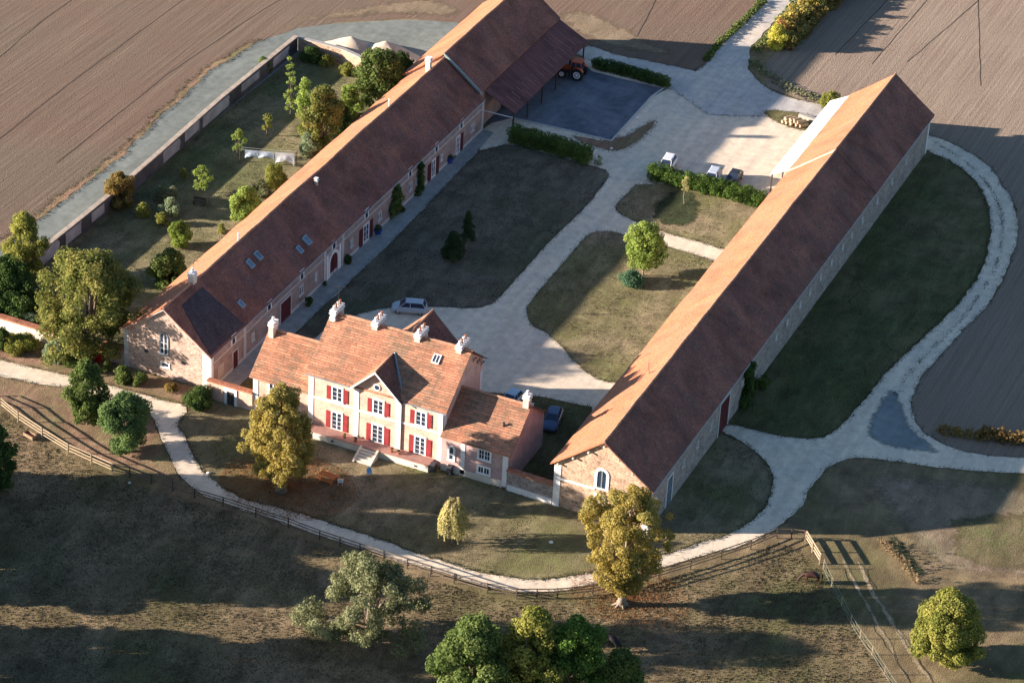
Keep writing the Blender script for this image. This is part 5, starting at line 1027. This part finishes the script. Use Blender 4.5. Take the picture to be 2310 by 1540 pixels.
# ---------------------------------------------------------------- vehicles
def car(label, rear, front, paint, L=4.1, Wd=1.74, H=1.5, hood=.9, group=None, estate=False):
    c = (Vector(rear)+Vector(front))/2; d = Vector(front)-Vector(rear); rz = math.atan2(d.y, d.x)
    root = thing('car', label, 'car', (c.x, c.y, .075), rz, group); h = L/2
    # stations: x, half width low, half width top, z bottom, z shoulder, crown z
    st = [(-h, .60, .52, .42, .72, .78), (-h+.08, .78, .68, .30, .90, .96), (-h+.35, .85, .75, .24, .95, 1.0), (-h*.45, .87, .78, .20, .96, 1.0), (h*.15, .87, .78, .20, .95, .99), (h-hood, .86, .76, .20, .92, .98), (h-.35, .83, .70, .24, .78, .86), (h-.08, .74, .60, .30, .62, .70), (h, .58, .48, .38, .52, .56)]
    V, F = [], []
    k = Wd/1.74
    for x, wl, wt, zb, zs, zc in st:
        wl *= k; wt *= k
        V += [(x, -wl*.9, zb), (x, -wl, zb+.18), (x, -wl*1.0, zs-.12), (x, -wt, zs), (x, -wt*.5, zc), (x, wt*.5, zc), (x, wt, zs), (x, wl*1.0, zs-.12), (x, wl, zb+.18), (x, wl*.9, zb)]
    n = 10
    for i in range(len(st)-1):
        for j in range(n): F.append((i*n+j, i*n+(j+1) % n, (i+1)*n+(j+1) % n, (i+1)*n+j))
    F.append(tuple(range(n))[::-1]); F.append(tuple((len(st)-1)*n+j for j in range(n)))
    mb = MB(); mb.mesh(V, F)
    # cabin shell: roof panel with pillars
    xr, xf = (-h+.12 if estate else -h+.42), h-hood-.05; rr, rf = (-h+.45 if estate else -h+.85), xf-.75; zt = H; zb = .93; wb, wt = .75*k, .60*k
    mb.mesh([(rr, -wt, zt-.05), (rf, -wt, zt-.05), (rf, wt, zt-.05), (rr, wt, zt-.05), (rr+.1, -wt*.8, zt), (rf-.1, -wt*.8, zt), (rf-.1, wt*.8, zt), (rr+.1, wt*.8, zt), ((rr+rf)/2, -wt, zt-.02), ((rr+rf)/2, wt, zt-.02)], [(0, 3, 7, 4), (1, 5, 6, 2), (0, 4, 5, 1, 8), (3, 9, 2, 6, 7), (4, 7, 6, 5), (0, 8, 1, 2, 9, 3)])
    for s in (-1, 1):
        for (xa, xb) in ((xr, rr), (xf, rf), (-.15, -.15)):
            mb.path([(xa, s*wb, zb-.03), (xb, s*wt, zt-.05)], .045, 5)
    b = mb.build('body', paint, root, local=True, smooth=False, bevel=.03)
    g = GLASS
    m = MB(); m.hexa([(xf, -wb+.03, zb), (xf, wb-.03, zb), (rf, wt-.02, zt-.06), (rf, -wt+.02, zt-.06), (xf-.05, -wb+.03, zb), (xf-.05, wb-.03, zb), (rf-.05, wt-.02, zt-.06), (rf-.05, -wt+.02, zt-.06)]); m.build('windscreen', g, root, local=True)
    m = MB(); m.hexa([(xr, -wb+.03, zb), (xr, wb-.03, zb), (rr, wt-.02, zt-.06), (rr, -wt+.02, zt-.06), (xr+.05, -wb+.03, zb), (xr+.05, wb-.03, zb), (rr+.05, wt-.02, zt-.06), (rr+.05, -wt+.02, zt-.06)]); m.build('rear_window', g, root, local=True)
    for s in (-1, 1):
        m = MB(); m.hexa([(xr+.06, s*wb, zb), (xf-.06, s*wb, zb), (rf-.03, s*wt, zt-.07), (rr+.03, s*wt, zt-.07), (xr+.06, s*(wb-.04), zb), (xf-.06, s*(wb-.04), zb), (rf-.03, s*(wt-.04), zt-.07), (rr+.03, s*(wt-.04), zt-.07)]); m.build('side_window', g, root, local=True)
        m = MB(); m.box(xf-.35, xf-.2, s*.80*k-(.0 if s > 0 else .16), s*.80*k+(.16 if s > 0 else 0), .93, 1.05); m.build('wing_mirror', paint, root, local=True, bevel=.02)
        m = MB(); m.hexa([(h-.10, s*.36*k, .56), (h-.02, s*.36*k, .54), (h-.14, s*.64*k, .57), (h-.22, s*.66*k, .60), (h-.14, s*.36*k, .68), (h-.06, s*.36*k, .65), (h-.2, s*.62*k, .68), (h-.3, s*.64*k, .71)]); m.build('headlight', LAMP, root, local=True)
        m = MB(); m.box(-h-.01, -h+.10, s*.54*k-.09, s*.54*k+.09, .62, .82); m.build('tail_light', RED, root, local=True)
        for x in (h-.8, -h+.75):
            w = MB(); w.lathe([(.30, -.09), (.32, -.05), (.32, .05), (.30, .09)], (x, s*.76*k, .31), 18, axis='y'); wh = w.build('wheel', BLACK, root, local=True)
            q = MB(); q.lathe([(.19, 0), (.17, .02), (.05, .03)] if s > 0 else [(.05, -.03), (.17, -.02), (.19, 0)], (x, s*(.76*k+.092), .31), 14, axis='y'); q.build('rim', ALLOY, wh, local=True)
    return root
def paint(name, c): return m_plain(name, c, .28, .03, 1, .5, 0)
LAMP = m_plain('lamp_glass', (.7, .72, .74), .15, .05, 3, .6); ALLOY = m_plain('alloy', (.5, .5, .52), .35, .05, 3, .5, .6)
car('silver hatchback parked on the gravel behind the farmhouse chimneys', (-29.27, 29.45), (-33.14, 28.01), paint('silver_paint', (.46, .50, .52)), 4.2, 1.78, 1.52, .85, estate=True)
car('white car on the shaded gravel, leftmost of the three behind the sunlit hedge', (-17.82, 80.06), (-17.28, 74.77), paint('white_car_paint', (.80, .80, .80)), 4.2, 1.75, 1.55, group='cars parked behind the hedge', estate=True)
car('pale grey car in the sun, middle of the three behind the sunlit hedge', (-11.32, 79.53), (-10.80, 74.30), paint('pale_grey_paint', (.58, .63, .68)), 4.2, 1.75, 1.55, group='cars parked behind the hedge', estate=True)
car('dark car with bright headlights, rightmost of the three behind the sunlit hedge', (-8.72, 80.16), (-8.52, 76.68), paint('dark_paint', (.03, .03, .035)), 3.7, 1.65, 1.45, group='cars parked behind the hedge')
car('dark blue saloon in deep shade between farmhouse wing and right barn', (-6.91, 16.98), (-5.89, 12.16), paint('dark_blue_paint', (.06, .10, .18)), 4.4, 1.75, 1.45, 1.15)
car('pale blue car roof showing above the tiles of the farmhouse wing', (-12.00, 17.79), (-12.20, 14.09), paint('pale_blue_paint', (.42, .60, .68)), 4.0, 1.7, 1.5)
def tractor(label, rear, front):
    c = (Vector(rear)+Vector(front))/2; d = Vector(front)-Vector(rear); root = thing('tractor', label, 'tractor', (c.x, c.y, .07), math.atan2(d.y, d.x))
    orange = m_plain('orange_tractor_paint', (.50, .10, .03), .5, .1, 2)
    mb = MB(); mb.prism([(2.1, -.36, .95), (2.1, .36, .95), (2.1, .33, 1.45), (2.0, .26, 1.6), (2.0, -.26, 1.6), (2.1, -.33, 1.45)], (-1.75, 0, .12)); mb.build('bonnet', orange, root, local=True, bevel=.04)
    mb = MB(); mb.box(-1.4, 1.9, -.28, .28, .65, .98); mb.path([(1.35, -.8, .62), (1.35, .8, .62)], .09, 8); mb.path([(-.85, -.85, .85), (-.85, .85, .85)], .16, 8); mb.build('chassis', IRON, root, local=True)
    mb = MB(); mb.hexa([(-1.35, -.75, 1.2), (.3, -.7, 1.2), (.3, .7, 1.2), (-1.35, .75, 1.2), (-1.2, -.66, 2.5), (.1, -.62, 2.5), (.1, .62, 2.5), (-1.2, .66, 2.5)]); mb.build('cab', GLASS, root, local=True)
    mb = MB()
    for x0, x1 in ((-1.35, -1.2), (.3, .1), (-.5, -.5)):
        for s in (-1, 1): mb.path([(x0, s*.76, 1.2), (x1, s*.67, 2.5)], .045, 6)
    mb.build('cab_frame', orange, root, local=True)
    mb = MB(); mb.box(-1.35, .25, -.76, .76, 2.5, 2.66); mb.build('cab_roof', orange, root, local=True, bevel=.05)
    for s in (-1, 1):
        mb = MB(); pts = [(-.85+.98*math.cos(a), .85+.98*math.sin(a)) for a in [R(20+14*i) for i in range(10)]]
        for (a, b) in zip(pts, pts[1:]): mb.hexa([(a[0], s*.72, a[1]), (b[0], s*.72, b[1]), (b[0], s*1.15, b[1]), (a[0], s*1.15, a[1]), (a[0], s*.72, a[1]+.05), (b[0], s*.72, b[1]+.05), (b[0], s*1.15, b[1]+.05), (a[0], s*1.15, a[1]+.05)])
        mb.build('mudguard', orange, root, local=True)
        for x, r, w, nm in ((-.85, .86, .24, 'rear'), (1.35, .6, .17, 'front')):
            wmb = MB(); wmb.lathe([(r*.62, -w), (r*.93, -w), (r, -w*.6), (r, w*.6), (r*.93, w), (r*.62, w)], (x, s*.95, r), 26, axis='y')
            for k in range(18): a = k*6.283/18; wmb.box(x+math.cos(a)*r-.04, x+math.cos(a)*r+.04, s*.95-w*.8, s*.95+w*.8, r+math.sin(a)*r-.04, r+math.sin(a)*r+.04)
            wh = wmb.build('wheel', BLACK, root, local=True); q = MB(); q.lathe([(r*.6, -.05), (r*.58, .03), (r*.25, .0), (r*.2, .06)] if s > 0 else [(r*.2, -.06), (r*.25, 0), (r*.58, -.03), (r*.6, .05)], (x, s*(.95+w*.95), r), 20, axis='y'); q.build('rim', WPAINT, wh, local=True)
    mb = MB(); mb.path([(1.5, .2, 1.6), (1.5, .2, 2.4)], .05, 8); mb.build('exhaust', IRON, root, local=True)
    for s in (-1, 1):
        mb = MB(); mb.lathe([(.1, 0), (.09, .04)], (2.1, s*.2, 1.25), 10, axis='x'); mb.build('headlight', LAMP, root, local=True)
tractor('orange red tractor with white wheel rims parked beside the dark shed roof', (-37.06, 96.23), (-40.81, 95.96))

# ---------------------------------------------------------------- horses
def horse(label, x, y, rz, coat, mane):
    root = thing('horse', label, 'horse', (x, y, 0), rz)
    me = bpy.data.meshes.new('body'); V, E, RD = [], [], []
    def chain(pts, par=None):
        p = par
        for q in pts:
            V.append(q[:3]); RD.append(q[3:5] if len(q) > 4 else (q[3], q[3]))
            if p is not None: E.append((p, len(V)-1))
            p = len(V)-1
        return p
    chain([(-.55, 0, 1.16, .36)]); s1 = chain([(-.15, 0, 1.10, .38)], 0); s2 = chain([(.30, 0, 1.10, .38)], s1); s3 = chain([(.62, 0, 1.16, .31)], s2)
    chain([(.90, 0, 1.10, .24), (1.15, 0, .88, .18), (1.36, 0, .58, .115), (1.42, 0, .40, .12), (1.50, 0, .20, .075), (1.53, 0, .08, .06)], s3)
    for s in (-1, 1):
        chain([(.58, s*.19, .82, .15), (.60, s*.19, .50, .085), (.59, s*.19, .12, .06), (.63, s*.19, .02, .08)], s3)
        chain([(-.58, s*.2, .90, .22), (-.50, s*.2, .66, .13), (-.70, s*.2, .48, .085), (-.66, s*.2, .12, .06), (-.62, s*.2, .02, .08)], 0)
        chain([(1.27, s*.07, .72, .03), (1.2, s*.1, .80, .015)], s3+3)
    me.from_pydata(V, E, []); o = bpy.data.objects.new('body', me); COL.objects.link(o); o.parent = root; me.materials.append(coat)
    md = o.modifiers.new('skin', 'SKIN'); md.use_smooth_shade = True
    lay = me.skin_vertices[0].data
    for i, r in enumerate(RD): lay[i].radius = r; lay[i].use_root = (i == 0)
    o.modifiers.new('sub', 'SUBSURF').levels = 1; o.modifiers['sub'].render_levels = 1
    mb = MB(); mb.path([(-.82, 0, 1.28), (-.98, 0, 1.1), (-1.0, 0, .75), (-.96, 0, .45)], [.06, .08, .08, .03], 7); mb.build('tail', mane, root, local=True, smooth=True)
    mb = MB(); mb.path([(.75, 0, 1.43), (.98, .02, 1.27), (1.2, .03, 1.0), (1.36, .02, .72)], [.05, .07, .07, .04], 6); mb.build('mane', mane, root, local=True, smooth=True)
horse('dark brown horse grazing beside the pale tape fence', 29.66, -0.18, R(200), m_plain('bay_coat', (.055, .022, .016), .6, .2, 3), m_plain('black_hair', (.012, .01, .01), .7))
horse('black horse grazing behind the low tree at the bottom edge', 15.64, -20.23, R(150), m_plain('black_coat', (.018, .014, .014), .6, .2, 3), m_plain('black_hair', (.012, .01, .01), .7))

# ---------------------------------------------------------------- garden things
def picnic(label, x, y, rz):
    root = thing('picnic_table', label, 'picnic table', (x, y, .03), rz)
    mb = MB()
    for k in range(5): mb.box(-1.0, 1.0, -.40+k*.165, -.40+k*.165+.145, .72, .76)
    mb.build('tabletop', WOOD_ORANGE, root, local=True)
    for s in (-1, 1):
        mb = MB()
        for k in range(2): mb.box(-1.0, 1.0, s*.72-.15+k*.16, s*.72-.15+k*.16+.14, .42, .46)
        mb.build('bench', WOOD_ORANGE, root, local=True)
        mb = MB(); x0 = s*.72
        mb.hexa([(x0-.05, -.72, 0), (x0+.05, -.72, 0), (x0+.05, -.62, 0), (x0-.05, -.62, 0), (x0-.05, -.3, .72), (x0+.05, -.3, .72), (x0+.05, -.2, .72), (x0-.05, -.2, .72)])
        mb.hexa([(x0-.05, .62, 0), (x0+.05, .62, 0), (x0+.05, .72, 0), (x0-.05, .72, 0), (x0-.05, .2, .72), (x0+.05, .2, .72), (x0+.05, .3, .72), (x0-.05, .3, .72)])
        mb.box(x0-.04, x0+.04, -.86, .86, .35, .42); mb.build('leg', WOOD_ORANGE, root, local=True)
picnic('orange stained picnic table under the golden chestnut tree', -23.29, -7.39, R(-8))
def chair(label, x, y, rz, mat, name='garden_chair'):
    root = thing(name, label, 'chair', (x, y, .03), rz)
    mb = MB(); mb.box(-.25, .25, -.25, .25, .40, .44); mb.build('seat', mat, root, local=True, bevel=.01)
    mb = MB(); mb.hexa([(-.24, .22, .44), (.24, .22, .44), (.24, .26, .44), (-.24, .26, .44), (-.22, .34, .92), (.22, .34, .92), (.22, .38, .92), (-.22, .38, .92)]); mb.build('backrest', mat, root, local=True, bevel=.01)
    for sx in (-1, 1):
        for sy in (-1, 1): mb = MB(); mb.path([(sx*.26, sy*.26, 0), (sx*.22, sy*.22, .41)], .022, 6); mb.build('leg', mat, root, local=True)
        mb = MB(); mb.box(sx*.27-.03, sx*.27+.03, -.2, .3, .62, .65); mb.path([(sx*.27, -.18, .42), (sx*.27, -.18, .63)], .02, 6); mb.build('armrest', mat, root, local=True)
chair('pale blue garden chair at the foot of the farmhouse steps', -19.79, -4.53, R(30), m_plain('blue_plastic', (.25, .45, .62), .5, .05, 2)); chair('white plastic chair in the shade beside the picnic table', -21.80, -7.46, R(200), WPAINT)
def ball(name, label, cat, x, y, z, r, mat, sq=.6):
    mb = MB(); pr = [(r*math.sin(math.pi*(k+.5)/9)*(1+.12*math.sin(k*2.1)), -r*sq*math.cos(math.pi*(k+.5)/9)+r*sq*.75) for k in range(9)]; mb.lathe(pr, (x, y, z), 11)
    mb.v = [(a+mnoise.noise(Vector((a*3, b*3, c_*3)))*r*.25, b+mnoise.noise(Vector((a*3+9, b*3, c_*3)))*r*.25, c_) for a, b, c_ in mb.v]
    return tag(mb.build(name, mat, None, (x, y, z), smooth=False), label, cat)
ball('boulder', 'small white stone lying on the front lawn near the willow', 'stone', 2.69, -6.55, .02, .22, WHITE); ball('boulder', 'small white stone on the grass left of the golden chestnut', 'stone', -35.34, -12.36, .02, .2, WHITE)
ball('boulder', 'pale stone in the shaded paddock near the rail fence', 'stone', -41.85, -17.99, 0, .18, TRIM_GREY); ball('boulder', 'pale stone at the corner of the dark asphalt court', 'stone', -26.07, 78.95, .06, .2, WHITE); ball('boulder', 'pale stone on the verge right of the asphalt court', 'stone', -26.44, 88.84, .06, .22, WHITE)
root = thing('feed_trough', 'rust brown wooden trough on the grass below the double rail fence', 'trough', (-55.93, -15.43, 0), R(-15))
mb = MB(); mb.box(-.75, .75, -.36, -.3, .1, .5); mb.box(-.75, .75, .3, .36, .1, .5); mb.box(-.75, -.69, -.3, .3, .1, .5); mb.box(.69, .75, -.3, .3, .1, .5); mb.build('side_board', WOOD_POST, root, local=True)
mb = MB(); mb.box(-.69, .69, -.3, .3, .12, .3); mb.build('filling', m_plain('rust', (.30, .09, .05), .9), root, local=True)
for s in (-1, 1): mb = MB(); mb.box(s*.6-.05, s*.6+.05, -.36, .36, 0, .1); mb.build('leg', WOOD_DARK, root, local=True)
def bin_(label, x, y, mat):
    root = thing('waste_bin', label, 'bin', (x, y, .03), .1); mb = MB(); mb.hexa([(-.24, -.28, .08), (.24, -.28, .08), (.24, .28, .08), (-.24, .28, .08), (-.3, -.36, 1.0), (.3, -.36, 1.0), (.3, .36, 1.0), (-.3, .36, 1.0)]); mb.build('body', mat, root, local=True, bevel=.02)
    mb = MB(); mb.hexa([(-.32, -.4, 1.0), (.32, -.4, 1.0), (.32, .4, 1.0), (-.32, .4, 1.0), (-.28, -.3, 1.08), (.28, -.3, 1.08), (.28, .36, 1.1), (-.28, .36, 1.1)]); mb.build('lid', mat, root, local=True)
    for s in (-1, 1): mb = MB(); mb.lathe([(.1, -.03), (.1, .03)], (s*.24, .32, .1), 10, axis='x'); mb.build('wheel', BLACK, root, local=True)
bin_('dark wheeled bin against the farmhouse where the two wings meet, left one', *(-14.09, -0.48), IRON); bin_('dark wheeled bin against the farmhouse where the two wings meet, right one', *(-12.25, -0.07), IRON)
bin_('squat white and pink container half hidden behind the farmhouse wing chimney', *(-9.56, 15.53), m_plain('pinkish_white_plastic', (.75, .62, .60), .6))
def pot(label, x, y, z, mat, leafm, r=.28, h=.42):
    root = thing('flower_tub', label, 'flower pot', (x, y, z)); mb = MB(); mb.lathe([(r*.7, z), (r, z+h), (r*1.08, z+h), (r*1.08, z+h+.05), (r*.9, z+h+.05)], (x, y, 0), 14); mb.build('tub', mat, root)
    C = np.array([(x+rng.normal()*r*.4, y+rng.normal()*r*.4, z+h+.15+rng.uniform(0, .15)) for _ in range(6)]); P, Nn, Sz, Tt = clump_leaves(C, np.full(6, r*.55), 60, .07); leaf_mesh('plant', P, Nn, Sz, Tt, leafm, root)
BLUE = m_plain('blue_glaze', (.04, .07, .30), .35, .1, 2)
pot('large blue glazed tub by the farthest red shutters of the left barn', -43.05, 64.94, .08, BLUE, L_DARK, .5, .6); pot('large blue glazed tub at the foot of the light green climber', -42.79, 43.67, .08, BLUE, L_DARK, .5, .6)
for lab, x in (('flower pot on the brick terrace left of the steps', -25.0), ('second flower pot left of the steps, nearer the door', -23.6), ('flower pot on the terrace right of the steps', -19.2), ('flower pot next to it near the right french door', -18.3)):
    pot(lab, x, -.35, .93, COPING, L_DARK, .2, .25)
# washing line
a = Vector((-66.79, 51.78, 0)); b = Vector((-59.91, 54.29, 0)); root = thing('washing_line', 'washing line strung between two posts in the walled garden', 'washing line', ((a+b)/2))
for p in (a, b): mb = MB(); mb.path([p, p+Vector((0, 0, 2.15))], .05, 7); mb.path([p+Vector((0, -.35, 2.05)), p+Vector((0, .35, 2.05))], .035, 6); mb.build('post', WOOD_DARK, root, recalc=False)
mb = MB()
for k in (-.3, .3): mb.path([a+Vector((0, k, 2.06)), (a+b)/2+Vector((0, k, 1.97)), b+Vector((0, k, 2.06))], .012, 4)
mb.build('line', WPAINT, root, recalc=False)
def washing(label, t0, t1, drop, mat, k, z=2.04):
    n = 14; m = 8; mb = MB(); V = []; dd = (b-a)
    for i in range(n+1):
        t = t0+(t1-t0)*i/n; p = a+dd*t
        for j in range(m+1):
            s = j/m; fold = math.sin(i*.5+j*.3)*.10*s+mnoise.noise(Vector((i*.4, j*.5, k)))*.12*s
            V.append((p.x+fold*.3, p.y+(-.3 if k % 2 else .3)+fold-.1*s, z-.06-drop*s*(1-.34*math.sin(math.pi*i/n)*(j/m) + .12*mnoise.noise(Vector((i*.3, k, 2))))))
    mb.mesh(V, [(i*(m+1)+j, (i+1)*(m+1)+j, (i+1)*(m+1)+j+1, i*(m+1)+j+1) for i in range(n) for j in range(m)])
    tag(mb.build('laundry_sheet', mat, None, tuple(a+dd*t0), recalc=False, smooth=True), label, 'laundry', 'sheets on the washing line')
washing('pale blue sheet at the left end of the washing line', .11, .34, 1.15, CLOTH_BLUE, 1); washing('pale blue sheet hanging in the middle of the washing line', .35, .62, 1.05, CLOTH_BLUE, 3); washing('large white sheet at the right end of the washing line', .64, .985, 1.65, CLOTH, 5)
root = thing('garden_bench', 'dark garden bench set in the shade below the fruit tree', 'bench', (-65.72, 39.39, .03), R(10))
mb = MB(); mb.box(-.8, .8, -.25, .25, .42, .46); mb.build('seat', WOOD_DARK, root, local=True); mb = MB(); mb.box(-.8, .8, .22, .27, .55, .95); mb.build('backrest', WOOD_DARK, root, local=True)
for s in (-1, 1): mb = MB(); mb.box(s*.7-.04, s*.7+.04, -.25, .27, 0, .42); mb.box(s*.7-.04, s*.7+.04, .22, .27, .46, .95); mb.build('leg', WOOD_DARK, root, local=True)
# sand heaps and logs
def heap(label, x, y, r, h, seed, sx=1.3):
    mb = MB(); n = 40; m = 14; V = [(x, y, h)]
    for j in range(1, m+1):
        t = j/m
        for i in range(n):
            a_ = 6.283*i/n; k = r*t*(1+.18*mnoise.noise(Vector((math.cos(a_)*1.3, math.sin(a_)*1.3, seed))))
            z = h*(1-t)**1.05*(1+.15*mnoise.noise(Vector((math.cos(a_)*2*t, math.sin(a_)*2*t, seed+4))))+.1*mnoise.noise(Vector((k*math.cos(a_), k*math.sin(a_), seed)))*(1-t)
            V.append((x+sx*k*math.cos(a_), y+k*math.sin(a_), max(.0, z) if j < m else -.02))
    F = [(0, 1+i, 1+(i+1) % n) for i in range(n)]+[(1+(j-1)*n+i, 1+j*n+i, 1+j*n+(i+1) % n, 1+(j-1)*n+(i+1) % n) for j in range(1, m) for i in range(n)]
    mb.mesh(V, F); tag(mb.build('sand_heap', SAND, None, (x, y, 0), smooth=True), label, 'sand heap', 'heaps by the tall barn')
heap('pale sand heap behind the garden wall, the left and bigger one', *(-69.37, 88.45), 3.4, 2.0, 1); heap('pale sand heap behind the garden wall, the one beside the barn', *(-64.46, 89.67), 3.2, 2.0, 2); heap('low spread of sand in front of the right heap', *(-61.71, 89.65), 2.2, .7, 3)
lg = [(-8.45, 97.90), (-7.94, 98.79), (-6.67, 97.87), (-5.70, 97.83)]
for i in range(13):
    t = rng.uniform(0, 1); p = Vector((*lg[0], 0)).lerp(Vector((*lg[3], 0)), (i+.5)/13); r = rng.uniform(.22, .34); ll = rng.uniform(.9, 1.5); zz_ = r*.8+.06 + (.42 if i % 3 == 1 else 0); ang = R(60+rng.normal()*12); dv = Vector((math.cos(ang), math.sin(ang), 0))*ll/2
    root = thing('log', '', 'log', (p.x, p.y, zz_), 0, 'cut logs on the grass island'); root['label'] = 'pale sawn log in the pile on the grass island by the white roof'
    mb = MB(); mb.path([p+Vector((0, 0, zz_))-dv, p+Vector((0, 0, zz_))+dv], [r, r*.93], 12, cap=False); mb.build('bark', m_plain('log_bark', (.50, .36, .20), .95, .25, 3), root, recalc=False)
    for s in (-1, 1): q = MB(); q.path([p+Vector((0, 0, zz_))+dv*s*.99, p+Vector((0, 0, zz_))+dv*s*1.005], r*.94, 12); q.build('cut_end', WOOD_PALE, root, recalc=False)
root = thing('plank_stack', 'grey stack of planks behind the log pile', 'plank stack', (-6.07, 100.15, 0), R(-12))
for k in range(4): mb = MB(); mb.box(-1.3, 1.3, -.4+.02*k, .4-.03*k, .06+k*.13, .06+k*.13+.11); mb.build('plank', m_plain('grey_planks', (.42, .38, .32), .9, .2, 3), root, local=True)
root = thing('lamp_post', 'little white lamp post at the end of the dark hedge', 'lamp post', (-26.17, 73.93, .03)); x, y = -26.17, 73.93
mb = MB(); mb.path([(x, y, 0), (x, y, 1.1)], .05, 7); mb.build('post', WPAINT, root, recalc=False); mb = MB(); mb.lathe([(.08, 1.1), (.14, 1.2), (.14, 1.36), (.06, 1.45)], (x, y, 0), 12); mb.build('lamp_head', WPAINT, root)

# ---------------------------------------------------------------- light, camera
SUN_EL, SUN_AZ = 13.2, 27.5       # elevation; direction the light travels, degrees from +x towards +y
w = bpy.data.worlds.new('World'); sc.world = w; w.use_nodes = True; nt = w.node_tree
sky = nt.nodes.new('ShaderNodeTexSky'); sky.sky_type = 'NISHITA'; sky.sun_disc = False; sky.sun_elevation = R(SUN_EL)
dx, dy = -math.cos(R(SUN_AZ)), -math.sin(R(SUN_AZ)); sky.sun_rotation = math.atan2(dx, dy); sky.air_density = 1.0; sky.dust_density = .6; sky.ozone_density = 1.8
bg = nt.nodes['Background']; bg.inputs['Strength'].default_value = .178; tint = nt.nodes.new('ShaderNodeMix'); tint.data_type = 'RGBA'; tint.blend_type = 'MULTIPLY'; tint.inputs['Factor'].default_value = 1; nt.links.new(sky.outputs[0], tint.inputs['A']); tint.inputs['B'].default_value = (.92, 1.03, 1.20, 1); nt.links.new(tint.outputs['Result'], bg.inputs['Color'])
sl = bpy.data.lights.new('sun', 'SUN'); sl.energy = 15.0; sl.angle = R(.53); sl.color = (1, .865, .765); so = bpy.data.objects.new('sun', sl); COL.objects.link(so)
dirv = Vector((math.cos(R(SUN_AZ))*math.cos(R(SUN_EL)), math.sin(R(SUN_AZ))*math.cos(R(SUN_EL)), -math.sin(R(SUN_EL)))); so.rotation_euler = dirv.to_track_quat('-Z', 'Y').to_euler(); so.location = (-120, -80, 80)
cam = bpy.data.cameras.new('camera'); co = bpy.data.objects.new('camera', cam); COL.objects.link(co); sc.camera = co
co.location = (94.66198, -241.31731, 178.98244); co.rotation_euler = (1.0205877, -.0485007, .424224); cam.sensor_width = 36; cam.lens = 6590.055/2310*36; cam.clip_start = 1; cam.clip_end = 5000
sc.view_settings.view_transform = 'Standard'; sc.view_settings.look = 'None'; sc.view_settings.exposure = 0
